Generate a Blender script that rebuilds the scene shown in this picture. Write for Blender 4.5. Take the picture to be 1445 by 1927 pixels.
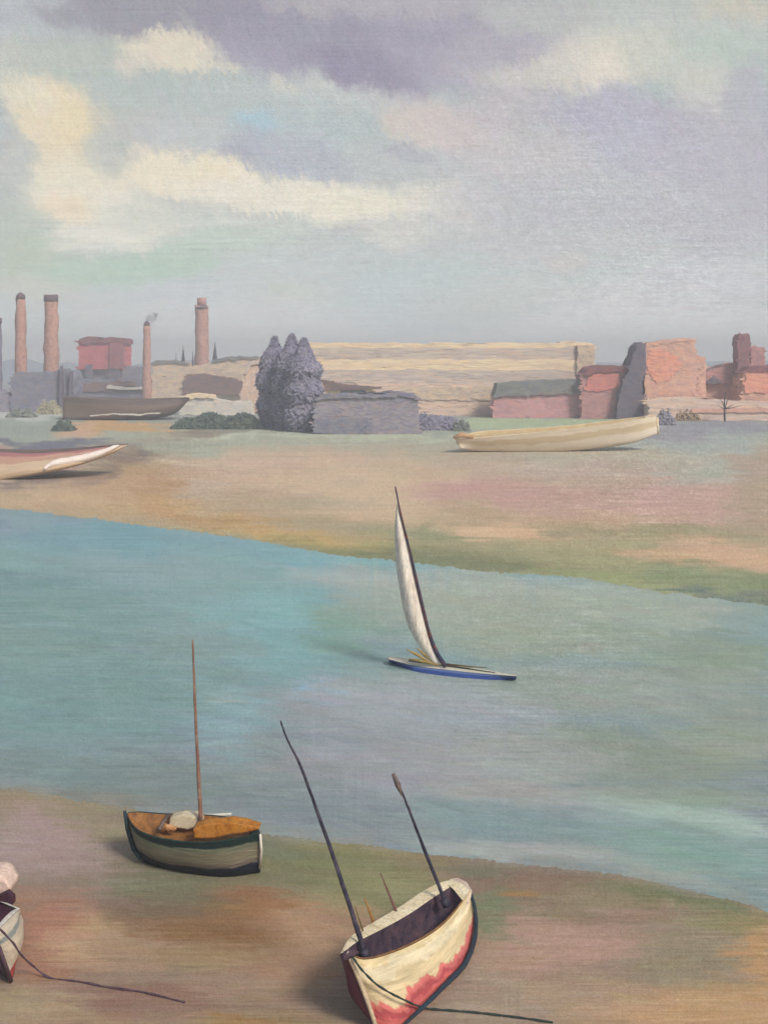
import bpy, bmesh, math, random
import numpy as np
from mathutils import Vector, noise as mnoise

for o in list(bpy.data.objects):
    bpy.data.objects.remove(o)
random.seed(7); RNG = np.random.default_rng(11)
SC = bpy.context.scene; COL = SC.collection

# ------------------------------------------------------------------ camera, sky light, sun
F, CX, HZ, H = 2066.0, 722.5, 690.0, 18.0      # focal length in photo pixels, centre, horizon row, eye height (m)
cam = bpy.data.cameras.new('camera'); co = bpy.data.objects.new('camera', cam); COL.objects.link(co)
co.location = (0, 0, H); co.rotation_euler = (math.radians(90), 0, 0)
cam.sensor_fit = 'VERTICAL'; cam.sensor_height = 24; cam.lens = 24 * F / 1927
cam.shift_y = -(963.5 - HZ) / 1927
cam.clip_start = 0.5; cam.clip_end = 30000
SC.camera = co
SC.view_settings.view_transform = 'Standard'; SC.view_settings.look = 'None'
SC.view_settings.exposure = 0.0; SC.view_settings.gamma = 1.0

TO_SUN = Vector((0.60, -0.80, 0.86)).normalized()
EL = math.asin(TO_SUN.z); AZ = math.atan2(TO_SUN.x, TO_SUN.y)
w = bpy.data.worlds.new('World'); SC.world = w; w.use_nodes = True
nt = w.node_tree; nt.nodes.clear()
st = nt.nodes.new('ShaderNodeTexSky'); st.sky_type = 'NISHITA'; st.sun_disc = False
st.sun_elevation = EL; st.sun_rotation = AZ; st.air_density = 1.0; st.dust_density = 2.0
bg = nt.nodes.new('ShaderNodeBackground'); bg.inputs['Strength'].default_value = 0.11
ow = nt.nodes.new('ShaderNodeOutputWorld')
nt.links.new(st.outputs[0], bg.inputs[0]); nt.links.new(bg.outputs[0], ow.inputs[0])
sl = bpy.data.lights.new('sun', 'SUN'); sl.energy = 3.0; sl.angle = math.radians(14); sl.color = (1.0, 0.93, 0.84)
so = bpy.data.objects.new('sun', sl); COL.objects.link(so)
so.rotation_euler = TO_SUN.to_track_quat('Z', 'Y').to_euler()

HAZE = 0.0009
# ------------------------------------------------------------------ helpers
def lin(c):
    c = np.asarray(c, float) / 255.0
    return np.where(c <= 0.04045, c / 12.92, ((c + 0.055) / 1.055) ** 2.4)

AG = np.array([0.90, 0.90, 0.90])     # picture value -> base colour under this light
def alb(c, g=1.0): return tuple(np.clip(lin(c) * AG * g, 0.004, 0.9)) + (1.0,)

def at(px, py, Y): return Vector(((px - CX) / F * Y, Y, H + (HZ - py) / F * Y))
def gy(py, z=0.0): return (H - z) * F / (py - HZ)          # distance of a point at height z seen at row py
def ground(px, py, z=0.0):
    return at(px, py, gy(py, z))

def tag(o, label=None, cat=None, group=None, kind=None):
    if label: o['label'] = label
    if cat: o['category'] = cat
    if group: o['group'] = group
    if kind: o['kind'] = kind
    return o

def thing(name, loc, label, cat, group=None):
    o = bpy.data.objects.new(name, None); COL.objects.link(o); o.location = loc; o.empty_display_size = 0.5
    return tag(o, label, cat, group)

def link_mesh(name, me, mat, parent=None):
    o = bpy.data.objects.new(name, me); COL.objects.link(o)
    if mat: me.materials.append(mat)
    if parent:
        o.parent = parent
        p = parent
        off = Vector((0, 0, 0))
        while p is not None:
            off += p.location; p = p.parent
        me.transform(__import__('mathutils').Matrix.Translation(-off))   # vertices were written in world metres
    return o

def from_bm(name, bm, mat, parent=None, smooth=False):
    bmesh.ops.recalc_face_normals(bm, faces=bm.faces)
    me = bpy.data.meshes.new(name); bm.to_mesh(me); bm.free()
    if smooth:
        me.shade_smooth()
    return link_mesh(name, me, mat, parent)

def wobble(bm, cell, amp, freq, rounds=7, flat=0.12):
    bmesh.ops.triangulate(bm, faces=bm.faces)
    for _ in range(rounds):
        es = [e for e in bm.edges if e.calc_length() > cell]
        if not es or len(bm.verts) > 9000: break
        bmesh.ops.subdivide_edges(bm, edges=es, cuts=1)
        bmesh.ops.triangulate(bm, faces=[f for f in bm.faces if len(f.verts) > 3])
    for v in bm.verts:
        n = mnoise.noise_vector(v.co * freq) + mnoise.noise_vector(v.co * freq * 2.7) * 0.5
        n.y *= flat
        v.co += n * amp

def paint_mat(name, cols, scale=1.0, stretch=(1, 1, 1), rough=0.7, bump=0.25, spec=0.25, g=1.0):
    """brushed paint: broad tones broken by streaks and dabs"""
    m = bpy.data.materials.new(name); m.use_nodes = True
    t = m.node_tree; N = t.nodes; L = t.links; N.clear()
    out = N.new('ShaderNodeOutputMaterial'); b = N.new('ShaderNodeBsdfPrincipled'); L.new(b.outputs[0], out.inputs[0])
    b.inputs['Roughness'].default_value = rough; b.inputs['Specular IOR Level'].default_value = spec
    tc = N.new('ShaderNodeTexCoord'); mp = N.new('ShaderNodeMapping'); L.new(tc.outputs['Object'], mp.inputs[0])
    mp.inputs['Scale'].default_value = tuple(scale * s for s in stretch)
    nz = N.new('ShaderNodeTexNoise'); nz.inputs['Scale'].default_value = 1.0; nz.inputs['Detail'].default_value = 5
    nz.inputs['Roughness'].default_value = 0.62; nz.inputs['Distortion'].default_value = 0.6
    L.new(mp.outputs[0], nz.inputs['Vector'])
    cr = N.new('ShaderNodeValToRGB'); e = cr.color_ramp.elements
    n = len(cols)
    while len(e) < n: e.new(0.5)
    for i, c in enumerate(cols):
        e[i].position = 0.34 + 0.32 * i / max(1, n - 1); e[i].color = alb(c, g)
    L.new(nz.outputs['Fac'], cr.inputs[0])
    vo = N.new('ShaderNodeTexNoise'); vo.inputs['Scale'].default_value = 6.0; vo.inputs['Detail'].default_value = 3
    L.new(mp.outputs[0], vo.inputs['Vector'])
    n3 = N.new('ShaderNodeTexNoise'); n3.inputs['Scale'].default_value = 2.6; n3.inputs['Detail'].default_value = 6; n3.inputs['Roughness'].default_value = .7; n3.inputs['Distortion'].default_value = 1.2
    L.new(mp.outputs[0], n3.inputs['Vector'])
    m3 = N.new('ShaderNodeMapRange'); m3.inputs[1].default_value = .52; m3.inputs[2].default_value = .60; m3.inputs[3].default_value = 0; m3.inputs[4].default_value = .5; L.new(n3.outputs['Fac'], m3.inputs[0])
    mx = N.new('ShaderNodeMix'); mx.data_type = 'RGBA'; L.new(m3.outputs[0], mx.inputs[0]); L.new(cr.outputs[0], mx.inputs[6])
    av = np.mean(np.array(cols, float), 0); dd = np.array(cols[0], float) - av
    mx.inputs[7].default_value = alb(np.clip(av + dd * 1.6 + np.array((-6, 0, 8)), 5, 245), g)
    hs = N.new('ShaderNodeHueSaturation'); L.new(mx.outputs[2], hs.inputs['Color'])
    mr = N.new('ShaderNodeMapRange'); mr.inputs['From Min'].default_value = 0.3; mr.inputs['From Max'].default_value = 0.7
    mr.inputs['To Min'].default_value = 0.82; mr.inputs['To Max'].default_value = 1.18
    L.new(vo.outputs['Fac'], mr.inputs['Value']); L.new(mr.outputs[0], hs.inputs['Value'])
    L.new(hs.outputs[0], b.inputs['Base Color'])
    if bump:
        bp = N.new('ShaderNodeBump'); bp.inputs['Strength'].default_value = bump; bp.inputs['Distance'].default_value = 0.05 / scale
        L.new(vo.outputs['Fac'], bp.inputs['Height']); L.new(bp.outputs[0], b.inputs['Normal'])
    return m

# ---- numpy brush engine: broad colour fields, then thousands of bristle strokes; used for sky, mud and water colour
STEP = 2.0
class Canvas:
    def __init__(s, x0, x1, y0, y1, rows, ells, warp=16, seed=1, feather=(4, 9, 'v')):
        s.x0, s.y0 = x0, y0
        s.w = int((x1 - x0) / STEP) + 1; s.h = int((y1 - y0) / STEP) + 1
        s.rng = np.random.default_rng(seed)
        X, Y = np.meshgrid(x0 + np.arange(s.w) * STEP, y0 + np.arange(s.h) * STEP)
        wx = s.fbm(70) * warp * 1.6; wy = s.fbm(50) * warp * 0.8
        sx_, sy_ = feather[:2]
        if feather[2] == 'v':      # hair-thin upright bristle edges
            Xw = X + wx + s.fbm(14) * 5; Yw = Y + wy + s.shear(s.fbm2(5, 60), .55) * sy_ * np.clip(s.fbm(120) + .35, 0, 1.2) + s.shear(s.fbm2(4, 40), -.3) * sy_ * .5 + s.fbm(9) * 4
            Xw = Xw + (Y * .35) * 0 + s.fbm2(60, 5) * sx_
        else:                      # long level bristle edges
            Xw = X + wx + s.fbm2(70, 3.5) * sx_; Yw = Y + wy + s.fbm2(90, 4) * sy_ + s.fbm(12) * 2
        ry = [r[0] for r in rows]
        img = np.stack([np.interp(Yw, ry, [r[1][k] for r in rows]) for k in range(3)], -1)
        for (cx, cy, rx, ryy, ang, col, op, soft) in ells:
            a = math.radians(ang); c, sn = math.cos(a), math.sin(a)
            dx, dy = Xw - cx, Yw - cy
            d = np.sqrt(((dx * c + dy * sn) / rx) ** 2 + ((-dx * sn + dy * c) / ryy) ** 2)
            k = np.clip((1 + soft - d) / (2 * soft), 0, 1); k = k * k * (3 - 2 * k) * op
            img = img * (1 - k[..., None]) + np.array(col, float) * k[..., None]
        s.field = img; s.img = img.copy()
    def shear(s, a, k):
        ii = (np.arange(s.w)[None, :] - (np.arange(s.h) * k).astype(int)[:, None]) % s.w
        return np.take_along_axis(a, ii, 1)
    def fbm2(s, cx, cy):
        out = np.zeros((s.h, s.w))
        for o, a in ((1, .65), (2, .35)):
            ax, ay = max(1.0, cx / STEP / o), max(1.0, cy / STEP / o)
            g = s.rng.normal(size=(int(s.h / ay) + 3, int(s.w / ax) + 3))
            yy = np.arange(s.h) / ay; xx = np.arange(s.w) / ax; yi = yy.astype(int); xi = xx.astype(int); fy = (yy - yi)[:, None]; fx = (xx - xi)[None, :]
            A = g[yi][:, xi]; B = g[yi][:, xi + 1]; C_ = g[yi + 1][:, xi]; D_ = g[yi + 1][:, xi + 1]
            out += a * ((A * (1 - fx) + B * fx) * (1 - fy) + (C_ * (1 - fx) + D_ * fx) * fy)
        return out
    def fbm(s, cell):
        out = np.zeros((s.h, s.w)); amp = 1.0; tot = 0
        for o in range(4):
            c = max(2.0, cell / STEP / (2 ** o))
            gh, gw = int(s.h / c) + 3, int(s.w / c) + 3
            g = s.rng.normal(size=(gh, gw))
            yy = np.arange(s.h) / c; xx = np.arange(s.w) / c
            yi = yy.astype(int); xi = xx.astype(int); fy = (yy - yi)[:, None]; fx = (xx - xi)[None, :]
            fy = fy * fy * (3 - 2 * fy); fx = fx * fx * (3 - 2 * fx)
            A = g[yi][:, xi]; B = g[yi][:, xi + 1]; C_ = g[yi + 1][:, xi]; D = g[yi + 1][:, xi + 1]
            out += amp * ((A * (1 - fx) + B * fx) * (1 - fy) + (C_ * (1 - fx) + D * fx) * fy)
            tot += amp; amp *= 0.5
        return out / tot
    def strokes(s, n, length, width, angle, jit=5.0, hue=3.0, op=0.75, ybox=None):
        R = s.rng
        ya, yb = ybox if ybox else (s.y0, s.y0 + s.h * STEP)
        for _ in range(n):
            cx = R.uniform(0, s.w); cy = (R.uniform(ya, yb) - s.y0) / STEP
            L_ = R.uniform(*length) / STEP / 2; W_ = R.uniform(*width) / STEP / 2
            a = math.radians(angle(s.x0 + cx * STEP, s.y0 + cy * STEP) + R.normal() * 6)
            c, sn = math.cos(a), math.sin(a)
            ex = abs(c) * L_ + abs(sn) * W_ + 2; ey = abs(sn) * L_ + abs(c) * W_ + 2
            xa, xb = max(0, int(cx - ex)), min(s.w, int(cx + ex) + 1); y_a, y_b = max(0, int(cy - ey)), min(s.h, int(cy + ey) + 1)
            if xb - xa < 2 or y_b - y_a < 2: continue
            X, Y = np.meshgrid(np.arange(xa, xb) - cx, np.arange(y_a, y_b) - cy)
            u = X * c + Y * sn; v = -X * sn + Y * c
            nb = 24
            br = R.uniform(0, 1, nb); ends = R.uniform(0.75, 1.0, nb)
            vi = np.clip(((v / (W_ + .3) + 1) / 2 * (nb - 1)), 0, nb - 1).astype(int)
            e = ends[vi]
            m = np.clip((W_ - np.abs(v)) / 1.2 + 0.3, 0, 1) * np.clip((e * L_ - np.abs(u)) / (L_ * 0.22 + 1), 0, 1)
            m = m * (0.45 + 0.55 * br[vi]) * op
            py, px = min(s.h - 1, max(0, int(cy))), min(s.w - 1, max(0, int(cx)))
            col = s.field[py, px] + R.normal() * jit + R.normal(size=3) * hue
            tone = (br[vi] - 0.5) * jit * 1.3
            reg = s.img[y_a:y_b, xa:xb]
            s.img[y_a:y_b, xa:xb] = reg * (1 - m[..., None]) + (col + tone[..., None]) * m[..., None]
    def grain(s, fine=2.0, weave=1.5, hair=2.0, glint=None):
        if hair:
            hmap = .4 + np.clip(s.fbm(120) + .3, 0, 1.5)
            s.img += (s.fbm2(110, 2) * hair * hmap)[..., None] + (s.fbm2(3, 70) * hair * .5 * np.clip(s.fbm(150), 0, 1.5))[..., None]
        if glint:  # canvas sparkle painted in as light specks
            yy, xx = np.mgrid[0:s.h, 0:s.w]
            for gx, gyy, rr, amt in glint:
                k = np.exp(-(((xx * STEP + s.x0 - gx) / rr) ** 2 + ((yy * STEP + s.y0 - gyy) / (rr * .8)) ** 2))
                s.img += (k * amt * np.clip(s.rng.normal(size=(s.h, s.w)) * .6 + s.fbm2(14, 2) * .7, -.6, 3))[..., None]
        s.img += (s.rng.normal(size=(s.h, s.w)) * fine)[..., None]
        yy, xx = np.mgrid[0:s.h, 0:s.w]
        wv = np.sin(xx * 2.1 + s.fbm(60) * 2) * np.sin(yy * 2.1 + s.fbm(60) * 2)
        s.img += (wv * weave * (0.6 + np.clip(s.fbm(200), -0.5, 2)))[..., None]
        sp = (s.rng.uniform(size=(s.h, s.w)) > 0.9993) * 1.0
        s.img -= (sp * 34)[..., None]
    def sample(s, X, Y):
        xi = np.clip(np.round((X - s.x0) / STEP), 0, s.w - 1).astype(int); yi = np.clip(np.round((Y - s.y0) / STEP), 0, s.h - 1).astype(int)
        return lin(np.clip(s.img[yi, xi], 0, 255))

def grid_object(name, P, colr, PX, PY, mat):
    h, w_ = P.shape[:2]
    me = bpy.data.meshes.new(name); nv = h * w_; nf = (h - 1) * (w_ - 1)
    me.vertices.add(nv); me.vertices.foreach_set('co', P.reshape(-1).astype(np.float32))
    idx = np.arange(nv).reshape(h, w_)
    q = np.stack([idx[:-1, :-1], idx[1:, :-1], idx[1:, 1:], idx[:-1, 1:]], -1).reshape(-1)
    me.loops.add(nf * 4); me.polygons.add(nf)
    me.loops.foreach_set('vertex_index', q.astype(np.int32))
    me.polygons.foreach_set('loop_start', (np.arange(nf) * 4).astype(np.int32))
    me.update(calc_edges=True)
    ca = me.color_attributes.new('paint', 'FLOAT_COLOR', 'POINT')
    ca.data.foreach_set('color', np.concatenate([colr, np.ones(colr.shape[:2] + (1,))], -1).reshape(-1).astype(np.float32))
    ua = me.attributes.new('brush', 'FLOAT2', 'POINT')
    ua.data.foreach_set('vector', np.stack([PX, PY], -1).reshape(-1).astype(np.float32) / 100)
    me.shade_smooth()
    o = bpy.data.objects.new(name, me); COL.objects.link(o); me.materials.append(mat)
    return tag(o, kind='structure')

def cols_rows(y0, y1, ystep=STEP):
    xs = np.concatenate([[-9000, -4000, -1800, -900, -500, -280, -160], np.arange(-100, 1546, STEP), [1600, 1720, 1950, 2350, 3200, 5500, 10500]])
    return xs, np.arange(y0, y1, ystep)

def painted_surface(name, gain, rough, spec, bump, bscale):
    m = bpy.data.materials.new(name); m.use_nodes = True
    t = m.node_tree; N = t.nodes; L = t.links; b = N['Principled BSDF']
    b.inputs['Roughness'].default_value = rough; b.inputs['Specular IOR Level'].default_value = spec
    at_ = N.new('ShaderNodeAttribute'); at_.attribute_name = 'paint'
    mx = N.new('ShaderNodeMix'); mx.data_type = 'RGBA'; mx.blend_type = 'MULTIPLY'; mx.inputs[0].default_value = 1
    mx.inputs[7].default_value = tuple(gain) + (1,); L.new(at_.outputs['Color'], mx.inputs[6])
    L.new(mx.outputs[2], b.inputs['Base Color'])
    br = N.new('ShaderNodeAttribute'); br.attribute_name = 'brush'
    mp = N.new('ShaderNodeMapping'); mp.inputs['Scale'].default_value = bscale; L.new(br.outputs['Vector'], mp.inputs[0])
    nz = N.new('ShaderNodeTexNoise'); nz.inputs['Scale'].default_value = 1; nz.inputs['Detail'].default_value = 4; L.new(mp.outputs[0], nz.inputs['Vector'])
    bp = N.new('ShaderNodeBump'); bp.inputs['Strength'].default_value = bump; bp.inputs['Distance'].default_value = 0.05
    L.new(nz.outputs['Fac'], bp.inputs['Height']); L.new(bp.outputs[0], b.inputs['Normal'])
    return m

def E(cx, cy, rx, ry, col, ang=0, op=0.85, soft=0.45): return (cx, cy, rx, ry, ang, col, op, soft)

# ------------------------------------------------------------------ sky
sky_rows = [(-200, (172, 176, 180)), (0, (175, 178, 182)), (200, (176, 184, 184)), (400, (184, 186, 184)), (500, (178, 187, 184)), (600, (186, 193, 192)), (690, (200, 204, 201)), (780, (204, 208, 204))]
sky_e = [E(60, 40, 130, 60, (184, 189, 192)), E(30, 120, 90, 45, (199, 199, 189)), E(200, 115, 190, 50, (184, 190, 182)),
 E(1250, 40, 300, 70, (193, 197, 191)), E(1400, 15, 70, 25, (202, 197, 182)), E(1340, 115, 150, 60, (186, 196, 188)),
 E(380, 35, 290, 52, (156, 154, 164), 4, .95, .25), E(620, 75, 240, 75, (154, 150, 166), 12, .95, .25), E(700, 145, 120, 46, (150, 144, 162), 24, .95, .2),
 E(120, 25, 60, 16, (162, 160, 169), 12, .9, .4), E(480, 105, 90, 45, (162, 157, 174), 25, .8, .4), E(860, 90, 180, 75, (165, 160, 175), 8, .9, .35), E(560, 60, 120, 40, (161, 158, 171), 0, .5, .5),
 E(720, 5, 230, 22, (180, 174, 182)), E(560, 22, 50, 14, (181, 177, 178), 0, .7), E(960, 110, 130, 50, (176, 172, 181)), E(1010, 30, 100, 30, (184, 185, 184)),
 E(1110, 118, 100, 62, (212, 207, 195), 0, .9, .5), E(1130, 130, 55, 38, (222, 213, 198), 10, .8, .6), E(1000, 145, 90, 28, (203, 199, 191), 0, .8), E(1100, 165, 80, 14, (209, 203, 193), 0, .6, .5),
 E(1340, 190, 75, 60, (203, 202, 191), 50, .8, .5), E(1230, 100, 60, 50, (201, 201, 190)), E(1300, 240, 60, 40, (192, 190, 189)),
 E(310, 185, 220, 55, (179, 188, 184)), E(230, 240, 140, 50, (180, 186, 181)), E(500, 195, 170, 50, (181, 188, 187)), E(620, 170, 110, 22, (192, 195, 191), 15, .7, .5),
 E(325, 92, 82, 36, (221, 212, 193), 8, .95, .3), E(270, 118, 50, 22, (210, 202, 190), 0, .8), E(375, 115, 55, 14, (216, 208, 190), 15, .8), E(525, 148, 28, 14, (203, 201, 191), 20, .8, .5),
 E(90, 215, 84, 62, (225, 211, 184), 20, .95, .3), E(105, 285, 48, 60, (223, 209, 183), 0, .9, .4), E(50, 180, 36, 24, (225, 215, 195)), E(140, 240, 40, 40, (220, 204, 172), 0, .7), E(20, 300, 30, 40, (189, 187, 181)),
 E(560, 245, 130, 45, (177, 187, 189)), E(480, 232, 48, 20, (165, 192, 202), 10, .9, .5), E(530, 292, 130, 40, (173, 177, 186), 12, .9, .4), E(450, 300, 40, 26, (167, 168, 179), 0, .8), E(260, 265, 90, 45, (188, 187, 185)), E(350, 250, 90, 40, (188, 191, 190)),
 E(150, 360, 110, 70, (224, 216, 195), 0, .95, .35), E(190, 415, 150, 55, (219, 214, 200), 5, .9, .4), E(120, 390, 50, 30, (225, 210, 184)), E(120, 450, 80, 30, (213, 211, 199)),
 E(370, 335, 170, 44, (227, 216, 193), 6, .95, .3), E(420, 350, 70, 24, (228, 210, 180), 10, .6, .6), E(560, 372, 230, 34, (223, 216, 200), 5, .95, .3), E(600, 402, 60, 24, (228, 220, 202), 0, .9, .4), E(330, 415, 130, 24, (199, 202, 191)),
 E(790, 370, 130, 30, (214, 211, 197), 2, .85, .5), E(890, 385, 70, 45, (208, 201, 196)), E(870, 372, 130, 26, (216, 211, 197), 3, .85, .5), E(700, 386, 150, 26, (222, 216, 197), 2, .85, .5), E(150, 225, 60, 50, (224, 210, 179), 40, .8, .5), E(40, 165, 40, 30, (216, 210, 191), 0, .7), E(210, 290, 34, 44, (186, 188, 182), 0, .8, .6), E(40, 320, 30, 30, (184, 187, 182), 0, .8, .6), E(745, 440, 80, 34, (201, 199, 191), 0, .8), E(480, 425, 130, 20, (194, 198, 191), 0, .8), E(930, 440, 60, 30, (195, 190, 185)),
 E(20, 340, 30, 50, (186, 189, 185)), E(30, 440, 60, 60, (178, 188, 177)), E(60, 500, 80, 50, (176, 185, 169)), E(235, 503, 175, 30, (170, 190, 174), -7, .95, .3), E(420, 455, 120, 26, (182, 194, 181), -5, .8, .5),
 E(60, 545, 90, 26, (191, 192, 181), 0, .8), E(230, 590, 220, 30, (188, 191, 187), 0, .8), E(360, 555, 110, 24, (188, 192, 196), 0, .8), E(560, 520, 160, 50, (184, 190, 188), 0, .8), E(560, 560, 80, 26, (195, 197, 185), 0, .5),
 E(800, 235, 66, 46, (207, 196, 187), 10, .9, .5), E(870, 240, 90, 44, (198, 187, 186), 0, .85, .5), E(910, 275, 60, 20, (200, 190, 189), 0, .7), E(960, 200, 90, 40, (185, 180, 184)), E(800, 300, 90, 22, (184, 186, 188)), E(770, 290, 50, 14, (166, 166, 175), 12, .7, .5),
 E(740, 190, 50, 28, (192, 193, 192)), E(1160, 220, 150, 44, (177, 174, 187), 5, .9, .45), E(1240, 280, 190, 60, (178, 176, 188), 10, .9, .5), E(1390, 320, 140, 130, (178, 175, 184), 0, .9, .6), E(1410, 180, 50, 60, (177, 177, 186), 0, .8),
 E(990, 300, 120, 60, (191, 186, 187)), E(1060, 380, 260, 60, (182, 182, 187), 0, .85), E(1360, 430, 140, 60, (180, 179, 185)), E(1050, 460, 220, 40, (182, 183, 184)), E(1070, 490, 40, 20, (191, 182, 179), 0, .6),
 E(780, 560, 150, 60, (178, 189, 190)), E(900, 590, 60, 20, (168, 177, 172), 0, .7), E(1010, 570, 220, 50, (184, 188, 184)), E(1240, 580, 180, 50, (197, 196, 196)), E(1330, 520, 150, 40, (191, 191, 194)), E(450, 605, 250, 40, (194, 197, 196)), E(1250, 620, 260, 40, (204, 203, 202), 0, .7), E(800, 650, 300, 26, (200, 202, 199), 0, .7)]
SK = Canvas(-100, 1545, -140, 780, sky_rows, sky_e, 15, 3)
SK.strokes(1800, (30, 90), (9, 24), lambda x, y: -4 if y > 420 else (random.choice([-5, 55, 62, 30])), 2.6, 1.6, .55)
SK.strokes(4200, (20, 60), (4, 11), lambda x, y: -6 if y > 430 else random.choice([55, 65, 70, -10]), 5.0, 2.4, .55)
SK.strokes(900, (50, 130), (2, 5), lambda x, y: -5, 4, 1.5, .5, (430, 780))
SK.strokes(1500, (14, 46), (2, 4.5), lambda x, y: random.choice([50, 62, 75, -8]), 9, 2.5, .5, (-100, 480))
SK.strokes(700, (30, 90), (1.5, 3), lambda x, y: -4, 9, 2, .45, (380, 720))
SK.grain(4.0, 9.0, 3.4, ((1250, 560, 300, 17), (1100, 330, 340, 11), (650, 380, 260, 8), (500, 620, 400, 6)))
gain_ = 1 + np.interp(SK.y0 + np.arange(SK.h) * STEP, [0, 150, 400, 560, 640, 690], [.02, .05, .09, .17, .25, .34])
SK.img *= gain_[:, None, None]
xs, ys = cols_rows(-140, 800)
ys = np.concatenate([[-9000, -5000, -3000, -1600, -900, -500, -300], ys])
PX, PY = np.meshgrid(xs, ys)
D = np.stack([(PX - CX) / F, np.ones_like(PX), (HZ - PY) / F], -1); D /= np.linalg.norm(D, axis=-1, keepdims=True)
m = bpy.data.materials.new('sky_light'); m.use_nodes = True
t = m.node_tree; t.nodes.clear(); o_ = t.nodes.new('ShaderNodeOutputMaterial'); em = t.nodes.new('ShaderNodeEmission'); a_ = t.nodes.new('ShaderNodeAttribute'); a_.attribute_name = 'paint'
t.links.new(a_.outputs['Color'], em.inputs[0]); t.links.new(em.outputs[0], o_.inputs[0])
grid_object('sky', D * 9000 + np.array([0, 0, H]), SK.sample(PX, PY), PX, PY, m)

# ------------------------------------------------------------------ ground and river
WL = -0.06
FAR_BANK = [(-9000, 900), (-100, 950), (0, 955), (150, 972), (300, 992), (430, 1008), (560, 1030), (640, 1045), (760, 1055), (900, 1074), (1000, 1079), (1100, 1087), (1200, 1106), (1300, 1120), (1445, 1139), (1545, 1150), (10500, 1500)]
NEAR_BANK = [(-9000, 1400), (-100, 1470), (0, 1478), (60, 1487), (130, 1500), (240, 1516), (330, 1540), (500, 1566), (600, 1580), (700, 1588), (800, 1604), (900, 1613), (1040, 1630), (1160, 1640), (1280, 1668), (1380, 1692), (1445, 1710), (1545, 1735), (10500, 2600)]
ground_rows = [(690, (150, 155, 155)), (775, (158, 160, 155)), (800, (152, 158, 146)), (822, (166, 170, 150)), (850, (180, 168, 142)), (890, (188, 166, 140)), (960, (184, 160, 130)), (1040, (160, 152, 118)), (1130, (148, 150, 118)),
               (1450, (138, 124, 104)), (1550, (130, 122, 100)), (1650, (140, 120, 100)), (1750, (136, 116, 98)), (1900, (146, 127, 108)), (2200, (146, 127, 108))]
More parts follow.
